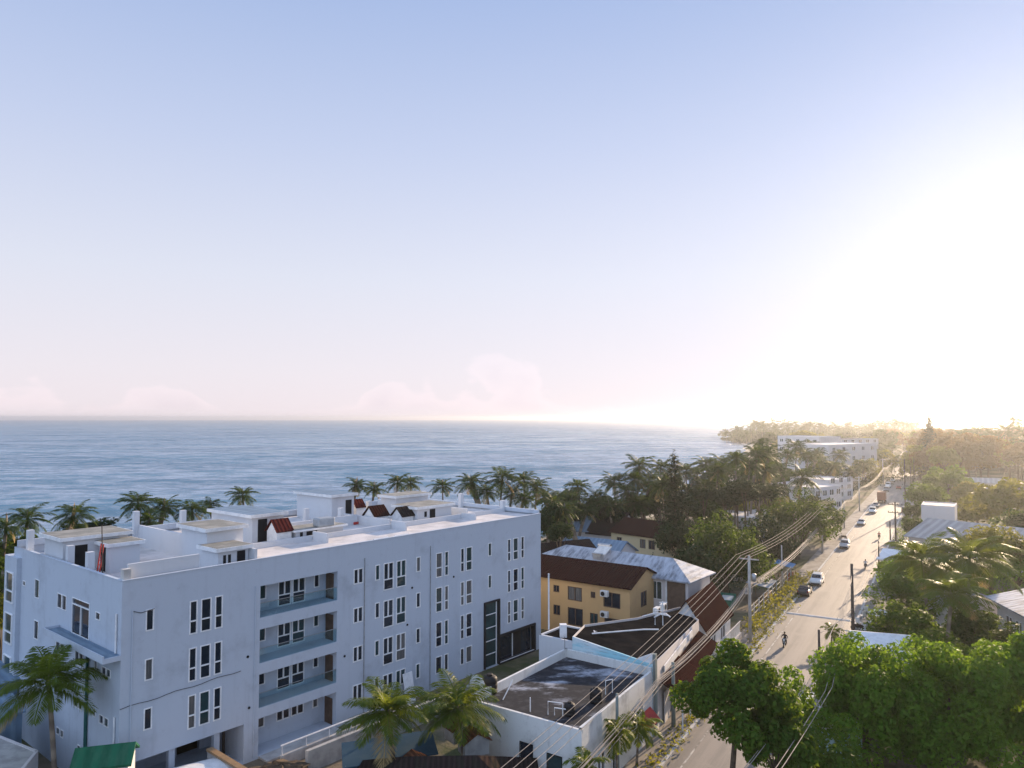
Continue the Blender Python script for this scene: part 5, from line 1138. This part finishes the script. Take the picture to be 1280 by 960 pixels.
# ------------------------------------------------------------------ poles and cables
def pole(px, py, ztop, label, mat='pole', r=.17, arms=(), kit=False, group='utility poles', square=False, loc=None, name='utility_pole', arm_rz=None):
    p = loc or P(px, py, 0)
    t = thing(name, label, 'pole', p, arm_rz if arm_rz is not None else RA, group)
    b = MB()
    if square: b.box(-r, r, -r, r, -.2, ztop)
    else: b.tube([(0, 0, -.2), (0, 0, ztop)], [r, r * .72], 10)
    b.build('shaft', M[mat], t, smooth=not square)
    for z, w_ in arms:
        a = MB(); a.box(-.06, .06, -w_ / 2, w_ / 2, z - .06, z + .06); ao = a.build('crossarm', M['polew' if mat == 'polew' else 'pole'], t)
        for y in (-w_ / 2 + .1, -w_ / 6, w_ / 6, w_ / 2 - .1): MB().lathe([(.03, 0), (.06, .04), (.04, .1), (.06, .14), (.03, .2)], (0, y, z + .06), 8).build('insulator', M['clay'], ao)
    if kit:
        MB().lathe([(.1, 0), (.24, .05), (.24, .75), (.1, .82)], (.1, -.42, ztop - 2.6), 12).build('transformer', M['steel'], t, smooth=True)
        MB().box(-.2, .2, .17, .45, ztop - 3.9, ztop - 3.3).build('junction_box', M['steel'], t)
    return t
pole(938, 805, 8.9, 'tall pale concrete pole carrying the thick cable bundle by the left kerb', arms=((8.55, 1.9),), kit=True)
pole(0, 0, 8.6, 'concrete pole standing just behind the tall bundle-carrying pole', loc=P(938, 805) + rd * 1.6 - rn * .4, r=.15)
pole(818, 921, 5.9, 'square grey-green pole at the corner of the shop with the stained roof', 'poleg', .19, square=True)
pole(842, 910, 4.8, 'shorter dark pole between the corner pole and the near road tree', 'poleg', .17)
pole(772, 975, 5.4, 'slim grey-green pole standing against the shop wall', 'poleg', .13)
pole(978, 745, 6.5, 'thin pole by the grey fence behind the parked cars', r=.11)
for px, py, zt_, l in ((1034, 693, 8.2, 'pole between the round tree and the parked silver car'), (1066, 662, 8.6, 'pole left of the road beside the parked white car'), (1082, 640, 8.6, 'pole by the cables beside the red-brown truck'), (1106, 606, 9, 'distant pole among the parked cars at the left kerb'), (1119, 590, 9, 'far pole where the cable bundle begins to blur')):
    pole(0, 0, zt_, l, loc=RP(rd.dot(P(px, py)), -18.0), arms=((zt_ - .3, 1.8),))
pole(1067, 826, 9.1, 'tall dark timber pole on the right pavement by the speed bump', 'polew', .17)
pole(1025, 866, 5.2, 'dark slim timber pole at the right kerb corner near the green tree', 'polew', .13)
pole(1099, 722, 5.2, 'dark pole on the right kerb beside the white kiosk', 'polew', .12)
pole(1120, 683, 7.9, 'dark pole with two crossarms before the ribbed grey roof', 'polew', .16, arms=((7.4, 2.4), (6.0, 2.4)))
pole(1113, 676, 3.6, 'short dark stub pole left of the double-armed pole', 'polew', .14)
pole(1132, 641, 13.0, 'very tall thin pole on the right of the road in front of the hazy trees', 'polew', .14)
pole(1143, 606, 10, 'thin hazy pole beyond the very tall one', 'polew', .14)
pole(1139, 616, 8, 'short hazy pole between the two thin tall ones', 'polew', .12)
# cables
def cable(name, pts, r, label, group=None, mat='cable', sag=.5, n=9):
    b = MB(); pp = []
    for a, c in zip(pts[:-1], pts[1:]):
        L = (Vector(c) - Vector(a)).length; sg = sag * min(1.6, (L / 30) ** 1.3)
        for i in range(n): u = i / n; pp.append(Vector(a).lerp(Vector(c), u) - Vector((0, 0, sg * 4 * u * (1 - u))))
    pp.append(Vector(pts[-1])); b.tube(pp, r, 5)
    o = b.build(name, M[mat], smooth=True); return tag(o, label, 'cable', group)
sA = rd.dot(P(938, 805))
S = [14, 51.6, sA] + [rd.dot(P(*q)) for q in ((1034, 693), (1066, 662), (1082, 640), (1106, 606), (1119, 590))] + [430, 520, 620]
for k, off in enumerate((-.8, -.28, .28, .8)):
    pts = [RP(s, -17.95 + off, 6.1 if s < 30 else 8.85 if s < 80 else 8.4) for s in S if not 40 < s < 60]
    cable('overhead_cable', pts, .017, ('%s of four high bare wires left of the road, counted from the beach side' % ('first', 'second', 'third', 'fourth')[k]), 'high wires along the road', sag=.55)
rg = random.Random(4)
for k in range(9):
    dz, dn = rg.uniform(-.35, .35), rg.uniform(-.18, .18)
    pts = [RP(s, -17.6 + dn + rg.uniform(-.05, .05), (4.1 if s < 30 else 4.5 if s < 60 else 5.75) + dz * (1.0 if s < 80 else .7) + rg.uniform(-.06, .06)) for s in S]
    cable('telephone_cable', pts, rg.choice([.016, .022, .030]), 'sagging telephone cable in the thick tangle left of the road', 'tangled telephone cables', sag=rg.uniform(.5, 1.0))
# coiled slack beside the tall pole
for k, (s, z) in enumerate(((sA + 1.2, 5.2), (sA + 62.5, 5.4), (sA + 100.4, 5.3))):
    b = MB()
    for j in range(5):
        q = rg.uniform(.25, .5); b.tube([Vector((math.cos(a) * q * 1.5, .05 * j, math.sin(a) * q + rg.uniform(-.05, .05))) for a in [i * 6.283 / 14 for i in range(15)]], .025, 5)
    o = b.build('cable_coil', M['cable']); o.location = RP(s, -17.5, z); o.rotation_euler = (0, 0, RA)
    tag(o, ('coil of slack cable hanging at the tall bundle-carrying pole', 'coil of slack cable on the bundle by the parked white car', 'farthest coil of slack cable, near the red-brown truck')[k], 'cable coil')
# right side drop lines
PT = P(1067, 826); PK_ = P(1025, 866)
for k, (a, c, l) in enumerate(((PT + Vector((0, 0, 5.4)), P(1099, 722) + Vector((0, 0, 4.8)), 'slack pale cable from the timber pole to the kiosk pole, lower'), (PT + Vector((0, 0, 6.0)), P(1099, 722) + Vector((0, 0, 5.0)), 'slack pale cable from the timber pole to the kiosk pole, upper'),
                              (PT + Vector((0, 0, 4.4)), RP(40, -8.3, 4.2), 'cable running from the timber pole down toward the near right corner'), (P(1099, 722) + Vector((0, 0, 4.9)), P(1120, 683) + Vector((0, 0, 5.8)), 'cable between the kiosk pole and the double-armed pole'),
                              (PT + Vector((0, 0, 4.9)), PK_ + Vector((0, 0, 4.9)), 'short cable between the timber pole and the slim kerb pole'))):
    cable('drop_cable', [a, c], .03 if k < 2 else .022, l, sag=1.0)
for k, n_ in enumerate((-8.2, -7.9, -6.6, -6.2)):
    cable('drop_cable', [RP(22, n_ - 1.2, 7.2 + .25 * k), RP(50, n_, 5.6 + .3 * k), PT + Vector((0, 0, 7.2 + .3 * k))], .02, ('%s thin wire in front of the road tree, counted from the left' % ('first', 'second', 'third', 'fourth')[k]), 'thin wires in front of the road tree', sag=.4)

# ------------------------------------------------------------------ vehicles (local +x is forward)
def ring_loft(rings, closed=True):
    b = MB(); n = len(rings[0]); vs = [v for r in rings for v in r]
    fs = [(i * n + k, i * n + (k + 1) % n, (i + 1) * n + (k + 1) % n, (i + 1) * n + k) for i in range(len(rings) - 1) for k in range(n)]
    fs += [tuple(range(n - 1, -1, -1)), tuple(range((len(rings) - 1) * n, len(rings) * n))]
    return b.add(vs, fs)
def car_parts(kind):
    """returns the stations (x, belt z, roof z, half width, half roof width)"""
    if kind == 'suv':
        return [(2.15, .62, .66, .74, .70), (2.05, .86, .90, .84, .78), (1.15, .98, 1.02, .88, .80), (.95, 1.0, 1.06, .89, .80), (.25, 1.03, 1.64, .89, .66), (-1.5, 1.05, 1.68, .89, .66), (-1.85, 1.04, 1.58, .88, .66), (-2.1, 1.0, 1.06, .86, .76), (-2.2, .70, .74, .80, .74)]
    if kind == 'van':
        return [(2.2, .62, .66, .78, .74), (2.1, .95, 1.0, .86, .80), (1.7, 1.1, 1.2, .88, .78), (1.0, 1.12, 1.88, .89, .72), (-2.1, 1.12, 1.92, .89, .74), (-2.25, 1.1, 1.6, .88, .76), (-2.3, .7, .74, .84, .78)]
    return [(2.15, .55, .58, .72, .68), (2.05, .72, .76, .82, .76), (1.05, .86, .90, .86, .78), (.85, .88, .93, .86, .76), (.1, .90, 1.38, .86, .60), (-.95, .92, 1.40, .86, .60), (-1.55, .92, .98, .86, .76), (-2.05, .88, .92, .82, .76), (-2.15, .62, .66, .76, .72)]
CARS = {}; VS = .84
def make_car(kind, mat, label, loc, rz, group):
    if kind not in CARS:
        st = car_parts(kind)
        rings = []
        for x, zb, zr_, hw, hr in st:
            rings.append([(x, -hw * .94, .28), (x, -hw, .5), (x, -hw, zb), (x, -hr, zr_), (x, hr, zr_), (x, hw, zb), (x, hw, .5), (x, hw * .94, .28)])
        t = thing('parked_car', label, 'car', loc, rz, group); t.scale = (VS,) * 3
        body = ring_loft(rings).build('body', M[mat], t, bevel=.04)
        for p_ in body.data.polygons: p_.use_smooth = False
        ci = [i for i, s in enumerate(st) if s[2] - s[1] > .3]; i0, i1 = ci[0], ci[-1]
        f_, r_ = st[i0 - 1], st[i0]; b = MB(); e = .012
        def lerp(a, c, u): return tuple(a[k] + (c[k] - a[k]) * u for k in range(3))
        A1, A2 = (f_[0], -f_[4], f_[2]), (r_[0], -r_[4], r_[2])
        lo_, hi_ = lerp(A1, A2, .08), lerp(A1, A2, .90); nx = .015
        b.add([(lo_[0] + nx, lo_[1] * .93, lo_[2] + nx), (lo_[0] + nx, -lo_[1] * .93, lo_[2] + nx), (hi_[0] + nx, -hi_[1] * .93, hi_[2] + nx), (hi_[0] + nx, hi_[1] * .93, hi_[2] + nx)], [(0, 1, 2, 3)]); b.build('windscreen', M['carglass'], t)
        f_, r_ = st[i1], st[i1 + 1]; A1, A2 = (f_[0], -f_[4], f_[2]), (r_[0], -r_[4], r_[2]); lo_, hi_ = lerp(A1, A2, .1), lerp(A1, A2, .85); b = MB()
        b.add([(lo_[0] - nx, lo_[1] * .9, lo_[2] + nx), (lo_[0] - nx, -lo_[1] * .9, lo_[2] + nx), (hi_[0] - nx, -hi_[1] * .9, hi_[2] + nx), (hi_[0] - nx, hi_[1] * .9, hi_[2] + nx)], [(0, 1, 2, 3)]); b.build('rear_window', M['carglass'], t)
        for s in (-1, 1):
            b = MB()
            for i in range(i0, i1):
                p, q = st[i], st[i + 1]; x0, x1 = p[0] - .06, q[0] + .06; w0 = p[3] + (p[4] - p[3]) * .12; w1 = p[3] + (p[4] - p[3]) * .86; z0 = p[1] + (p[2] - p[1]) * .12; z1 = p[1] + (p[2] - p[1]) * .86
                b.add([(x0, s * (w0 + e), z0), (x1, s * (w0 + e), z0), (x1, s * (w1 + e), z1), (x0, s * (w1 + e), z1)], [(0, 1, 2, 3)])
            b.build('side_window', M['carglass'], t)
            fx = st[1][0]; MB().obox((fx + .02, s * .62, st[1][1] - .14), (.14, .30, .16)).build('headlight', M['lamp'], t, bevel=.03)
            bx = st[-2][0]; MB().obox((bx - .02, s * .70, st[-2][1] - .14), (.12, .18, .24)).build('tail_light', M['tail'], t, bevel=.02)
            MB().obox((.75, s * (st[3][3] + .08), st[3][1] + .06), (.12, .2, .14)).build('wing_mirror', M['black'], t, bevel=.02)
            for x in (1.35, -1.35):
                wh = MB().disc((0, 0, 0), (0, 1, 0), .33, .2, 18).build('wheel', M['rubber'], t); wh.location = (x, s * .78, .33)
                MB().disc((0, s * .102, 0), (0, 1, 0), .2, .02, 12).build('rim', M['chrome'], wh)
        MB().obox((2.1, 0, .42), (.2, 1.45, .22)).build('bumper', M['black'], t, bevel=.04); MB().obox((-2.14, 0, .45), (.2, 1.45, .22)).build('bumper', M['black'], t, bevel=.04)
        CARS[kind] = t
        return t
    t = copy_tree(CARS[kind]); t.scale = (VS,) * 3; t.location = loc; t.rotation_euler = (0, 0, rz); t['label'] = label; t['group'] = group
    for ch in t.children:
        if ch.name.split('.')[0] == 'body': setmat(ch, M[mat])
    return t
def on_road(px, py, n=None):
    p = P(px, py); s = rd.dot(p); return RP(s, n if n is not None else rn.dot(p), .012)
UP, DN = RA, RA + math.pi
GR = 'cars parked along the left kerb'
for kind, mat, px, py, n_, rz, l, g_ in (
    ('suv', 'carwhite', 1013, 729, -15.5, DN, 'white sport utility car facing us beside the dark car at the left kerb', GR), ('sedan', 'carblack', 1000, 742, -16.0, UP, 'dark car parked in shade right behind the nearest white one', GR),
    ('suv', 'carsilver', 1048, 684, -15.4, DN, 'silver car parked alone by the left kerb below the round tree', GR), ('sedan', 'carsilver', 1076, 656, -15.5, DN, 'pale car parked alone between the silver car and the pair at the truck', GR),
    ('suv', 'carwhite', 1088, 641, -15.0, DN, 'white car in front of the pair nearest the red-brown truck', GR), ('sedan', 'cargrey', 1092, 634, -15.2, DN, 'grey car tucked between the white car and the red-brown truck', GR),
    ('suv', 'cargrey', 1106, 614, -15.6, DN, 'dark grey car just beyond the red-brown truck', GR), ('van', 'carwhite', 1108, 609, -15.9, DN, 'white van beyond the truck at the left kerb', GR), ('sedan', 'carred', 1117, 611, -12.6, UP, 'reddish car driving away in the left lane past the truck', None),
    ('sedan', 'cargreen', 1127, 611, -10.4, DN, 'dull green car on the right lane coming toward us far away', None), ('sedan', 'carwhite', 1111, 602, -15.8, DN, 'small white car parked past the white van', GR), ('suv', 'cargrey', 1121, 592, -14.9, DN, 'grey car in the second far cluster on the left', GR),
    ('sedan', 'carsilver', 1124, 590, -14.0, DN, 'silver car double parked in the second far cluster', GR), ('van', 'carwhite', 1127, 582, -15.4, DN, 'far white van at the left kerb near the vanishing road', GR), ('sedan', 'cargrey', 1134, 584, -11.6, DN, 'tiny grey car far off in the middle of the road', None),
    ('sedan', 'carwhite', 1131, 578, -14.6, DN, 'tiny white car near the end of the parked row', GR), ('suv', 'carblack', 1125, 640, -8.3, UP, 'dark car parked off the right kerb behind the double-armed pole', None), ('van', 'carwhite', 1146, 578, -8.0, DN, 'tiny white van parked on the right verge far away', None)):
    make_car(kind, M and mat, l, on_road(px, py, n_), rz, g_)
# truck
p = on_road(1098, 628, -14.6); t = thing('box_truck', 'red-brown box truck stopped in the left lane', 'truck', p, UP); t.scale = (.9,) * 3
MB().box(-3.0, 2.0, -1.1, 1.1, .95, 3.3).build('cargo_box', M['boxbrown'], t, bevel=.04); MB().box(-3.06, -3.01, -1.0, 1.0, 1.0, 3.2).build('rear_door', M['boxbrown'], t)
ring_loft([[(2.1, -1.0, .6), (2.1, -1.0, 2.4), (2.1, 1.0, 2.4), (2.1, 1.0, .6)], [(3.2, -1.0, .6), (3.0, -.95, 2.4), (3.0, .95, 2.4), (3.2, 1.0, .6)], [(3.7, -.98, .6), (3.7, -.95, 1.5), (3.7, .95, 1.5), (3.7, .98, .6)]]).build('cab', M['carwhite'], t, bevel=.05)
MB().box(-3.0, 3.4, -.45, .45, .55, .93).build('chassis', M['black'], t)
for x in (2.7, -1.9):
    for s in (-1, 1):
        wh = MB().disc((0, 0, 0), (0, 1, 0), .46, .3, 18).build('wheel', M['rubber'], t); wh.location = (x, s * .88, .46); MB().disc((0, s * .155, 0), (0, 1, 0), .25, .02, 12).build('rim', M['chrome'], wh)
for s in (-1, 1): MB().obox((-3.1, s * .9, .8), (.08, .25, .15)).build('tail_light', M['tail'], t)
# motorbikes and riders
BIKE = []
def motorbike(label, loc, rz, group=None, mat='carblack'):
    if BIKE:
        t = copy_tree(BIKE[0]); t.location = loc; t.rotation_euler = (0, 0, rz); t['label'] = label
        if group: t['group'] = group
        elif 'group' in t: del t['group']
        return t
    t = thing('motorbike', label, 'motorbike', loc, rz, group); t.scale = (.82,) * 3
    for x in (.62, -.62):
        wh = MB().disc((0, 0, 0), (0, 1, 0), .30, .11, 18).build('wheel', M['rubber'], t); wh.location = (x, 0, .30); MB().disc((0, 0, 0), (0, 1, 0), .19, .125, 12).build('rim', M['chrome'], wh)
    ring_loft([[(.45, -.08, .55), (.45, -.1, .8), (.45, .1, .8), (.45, .08, .55)], [(.1, -.15, .4), (.1, -.17, .86), (.1, .17, .86), (.1, .15, .4)], [(-.5, -.12, .5), (-.5, -.14, .78), (-.5, .14, .78), (-.5, .12, .5)], [(-.85, -.06, .7), (-.85, -.08, .8), (-.85, .08, .8), (-.85, .06, .7)]]).build('body', M[mat], t, bevel=.03)
    MB().obox((-.3, 0, .83), (.75, .26, .1)).build('seat', M['rubber'], t, bevel=.03)
    MB().tube([(.62, -.07, .3), (.42, -.07, 1.0)], .03, 6).tube([(.62, .07, .3), (.42, .07, 1.0)], .03, 6).build('fork', M['chrome'], t)
    MB().tube([(.30, -.36, 1.05), (.42, -.12, 1.0), (.42, .12, 1.0), (.30, .36, 1.05)], .022, 6).build('handlebar', M['chrome'], t)
    MB().disc((.56, 0, .88), (1, 0, 0), .1, .1, 12).build('headlight', M['lamp'], t); MB().tube([(-.1, -.18, .3), (-.9, -.2, .42)], .045, 8).build('exhaust', M['chrome'], t)
    BIKE.append(t); return t
def person(label, loc, rz, joints, edges, mats, name='person'):
    """one skinned surface; joints = name: (xyz, radius, material index)"""
    names = list(joints); me = bpy.data.meshes.new('person'); me.from_pydata([joints[k][0] for k in names], [(names.index(a), names.index(b)) for a, b in edges], [])
    o = bpy.data.objects.new('tmp', me); COL.objects.link(o); sk = o.modifiers.new('skin', 'SKIN'); sk.use_smooth_shade = True
    sv = me.skin_vertices[0].data
    for i, k in enumerate(names): sv[i].radius = (joints[k][1],) * 2; sv[i].use_root = (k == 'pelvis')
    su = o.modifiers.new('sub', 'SUBSURF'); su.levels = su.render_levels = 1
    dg = bpy.context.evaluated_depsgraph_get(); m2 = bpy.data.meshes.new_from_object(o.evaluated_get(dg)); bpy.data.objects.remove(o); m2.name = 'person'
    m2.materials.clear()
    for m in mats: m2.materials.append(m)
    J = [(Vector(joints[k][0]), joints[k][2]) for k in names]
    for f in m2.polygons: f.material_index = min(J, key=lambda j: (j[0] - f.center).length)[1]; f.use_smooth = True
    o = bpy.data.objects.new(name, m2); COL.objects.link(o); o.location = loc; o.rotation_euler = (0, 0, rz); o.scale = (.82,) * 3; tag(o, label, 'person')
    h = joints['head'][0]; hb = MB(); hb.lathe([(.02, -.02), (.105, 0), (.112, .06), (.08, .13), (.03, .155)], (h[0] - .02, h[1], h[2] + .0), 12); hb.build('hair', M['hair'], o, smooth=True)
    return o
RJ = {'pelvis': ((-.25, 0, .92), .15, 1), 'belly': ((-.2, 0, 1.08), .135, 0), 'chest': ((-.12, 0, 1.30), .16, 0), 'neck': ((-.06, 0, 1.47), .06, 2), 'head': ((-.02, 0, 1.62), .10, 2), 'crown': ((-.03, 0, 1.71), .07, 2)}
RE = [('pelvis', 'belly'), ('belly', 'chest'), ('chest', 'neck'), ('neck', 'head'), ('head', 'crown')]
for s, q in ((-1, 'l'), (1, 'r')):
    RJ.update({'sh' + q: ((-.10, s * .2, 1.38), .075, 0), 'el' + q: ((.05, s * .34, 1.18), .055, 0), 'wr' + q: ((.27, s * .34, 1.08), .04, 2), 'ha' + q: ((.34, s * .32, 1.07), .045, 2),
               'hi' + q: ((-.2, s * .12, .90), .11, 1), 'kn' + q: ((.2, s * .22, .80), .075, 1), 'an' + q: ((-.02, s * .22, .38), .05, 1), 'to' + q: ((.14, s * .22, .33), .045, 3)})
    RE += [('chest', 'sh' + q), ('sh' + q, 'el' + q), ('el' + q, 'wr' + q), ('wr' + q, 'ha' + q), ('pelvis', 'hi' + q), ('hi' + q, 'kn' + q), ('kn' + q, 'an' + q), ('an' + q, 'to' + q)]
for px, py, n_, rz, l1, l2, top_, leg_ in ((981, 808, None, DN, 'black motorbike coming toward us on the road just before the speed bump', 'rider in dark clothes on the motorbike nearest the camera', 'clothd', 'clothd'),
                                          (1082, 711, None, UP, 'motorbike at the right kerb below the white kiosk', 'rider in a pale shirt on the motorbike by the white kiosk', 'clothw', 'clothb'),
                                          (1099, 674, None, UP, 'motorbike ridden away up the middle of the road beside the stub pole', 'rider in a dull red shirt on the motorbike by the stub pole', 'clothr', 'clothd')):
    p = on_road(px, py); motorbike(l1, p, rz); person(l2, p, rz, RJ, RE, [M[top_], M[leg_], M['skin'], M['rubber']])
for px, py, l in ((1054, 674, 'nearer of two motorbikes parked at the left kerb past the silver car'), (1060, 669, 'farther of two motorbikes parked at the left kerb past the silver car'), (1058, 778, 'motorbike parked on the right pavement by the timber pole')):
    motorbike(l, on_road(px, py) if px < 1058.5 and px != 1058 else P(1072, 790) + Vector((0, 0, .13)), RA + 1.2)
# left kerb stalls, fence, container
t = thing('container', 'green slatted rubbish container at the edge of the left yard', 'container', P(908, 760), RA + .1)
MB().add([(-1.7, -.8, .15), (1.7, -.8, .15), (1.7, .8, .15), (-1.7, .8, .15), (-1.9, -.9, 1.4), (1.9, -.9, 1.4), (1.9, .9, 1.4), (-1.9, .9, 1.4)], [(0, 3, 2, 1), (0, 1, 5, 4), (1, 2, 6, 5), (2, 3, 7, 6), (3, 0, 4, 7)]).build('skip_body', M['bin'], t)
b = MB()
for x in (-1.3, 0, 1.3): b.box(x - .06, x + .06, -.98, -.86, .15, 1.4)
b.build('rib', M['bin'], t); MB().obox((0, 0, 1.05), (3.2, 1.4, .3)).build('rubbish', M['acw'], t, bevel=.1)
t = thing('market_stall', 'grey tarpaulin roofed stall beside the fence left of the road', 'stall', RP(98, -20.2), RA)
MB().add([(-2.4, -1.4, 2.1), (2.4, -1.4, 2.1), (2.4, 1.4, 2.5), (-2.4, 1.4, 2.5), (-2.4, -1.4, 2.16), (2.4, -1.4, 2.16), (2.4, 1.4, 2.56), (-2.4, 1.4, 2.56)], [(0, 3, 2, 1), (4, 5, 6, 7), (0, 1, 5, 4), (1, 2, 6, 5), (2, 3, 7, 6), (3, 0, 4, 7)]).build('canopy', M['tarp'], t)
b = MB()
for x in (-2.2, 2.2):
    for y in (-1.2, 1.2): b.tube([(x, y, 0), (x, y, 2.12)], .05, 6)
b.build('post', M['timber'], t); MB().box(-2, 2, -1.1, -.5, 0, .95).build('counter', M['timber'], t)
t = thing('market_stall', 'small stall with a bright blue tarpaulin at the end of the fence', 'stall', RP(112, -19.8), RA)
MB().add([(-1.6, -1.2, 2.0), (1.6, -1.2, 2.0), (1.6, 1.2, 2.4), (-1.6, 1.2, 2.4), (-1.6, -1.2, 2.06), (1.6, -1.2, 2.06), (1.6, 1.2, 2.46), (-1.6, 1.2, 2.46)], [(0, 3, 2, 1), (4, 5, 6, 7), (0, 1, 5, 4), (1, 2, 6, 5), (2, 3, 7, 6), (3, 0, 4, 7)]).build('canopy', M['tarpb'], t)
b = MB()
for x in (-1.5, 1.5):
    for y in (-1.1, 1.1): b.tube([(x, y, 0), (x, y, 2.02)], .05, 6)
b.build('post', M['timber'], t); MB().box(-1.4, 1.4, -.9, -.4, 0, .9).build('counter', M['redp'], t)
t = thing('street_fence', 'thin grey post fence along the planted strip left of the parked cars', 'fence', RP(84, -18.7), RA)
for k in range(11): MB().box(k * 2.6 - .05, k * 2.6 + .05, -.05, .05, 0, 2.3).build('post', M['conc'], t)
b = MB()
for z in (.5, 1.1, 1.7, 2.2): b.tube([(0, 0, z), (26, 0, z)], .02, 5)
b.build('wires', M['steel'], t)
# small pavement items on the right: white plastic chairs and tables
def chair(p, rz, l):
    t = thing('plastic_chair', l, 'chair', p, rz, 'white plastic chairs on the right pavement')
    MB().obox((0, 0, .44), (.46, .46, .05)).build('seat', M['acw'], t); MB().obox((-.24, 0, .72), (.05, .46, .5)).build('backrest', M['acw'], t)
    for x in (-.19, .19):
        for y in (-.19, .19): MB().tube([(x * 1.15, y * 1.15, 0), (x, y, .43)], .025, 5).build('leg', M['acw'], t)
    return t
c0 = chair(P(1083, 768) + Vector((0, 0, .01)), 1, 'white plastic chair on the right pavement near the timber pole')
for px, py, a in ((1078, 774, 2), (1088, 782, 3), (1074, 783, .5), (1079, 792, 4), (1063, 806, 2), (1071, 811, 5), (1052, 830, 1), (1057, 836, 3)):
    c = copy_tree(c0); c.location = P(px, py) + Vector((0, 0, .01)); c.rotation_euler = (0, 0, a)
t = thing('parasol', 'white parasol tilted over the pavement below the yard trees', 'parasol', P(1101, 790), 0)
MB().lathe([(1.25, 1.9), (1.25, 1.95), (.6, 2.3), (.05, 2.5)], sides=8).build('canopy', M['whitep'], t); MB().tube([(0, 0, 0), (0, 0, 2.45)], .03, 6).build('pole', M['steel'], t)
t = thing('kerb_cabinet', 'pale metal cabinet with a dark side on the kerb corner near the big tree', 'cabinet', P(1006, 897), RA)
MB().box(-1.1, 1.1, -.5, .5, 0, 1.5).build('cabinet_body', M['black'], t); MB().box(-1.2, 1.2, -.6, .6, 1.5, 1.58).build('lid', M['whitep'], t)

# ------------------------------------------------------------------ air
m = bpy.data.materials.new('haze_air'); m.use_nodes = True; n = NT(m.node_tree)
pv = n.add('ShaderNodeVolumePrincipled'); pv.inputs['Color'].default_value = (.91, .94, .99, 1); pv.inputs['Density'].default_value = .00020; pv.inputs['Anisotropy'].default_value = .78
o = n.add('ShaderNodeOutputMaterial'); n.link(pv.outputs[0], o.inputs['Volume'])
hz = MB().box(-7200, 7200, -700, 7600, -5, 31).build('haze', m); tag(hz, 'thin bright sea haze thickening toward the sun', 'haze', kind='stuff')
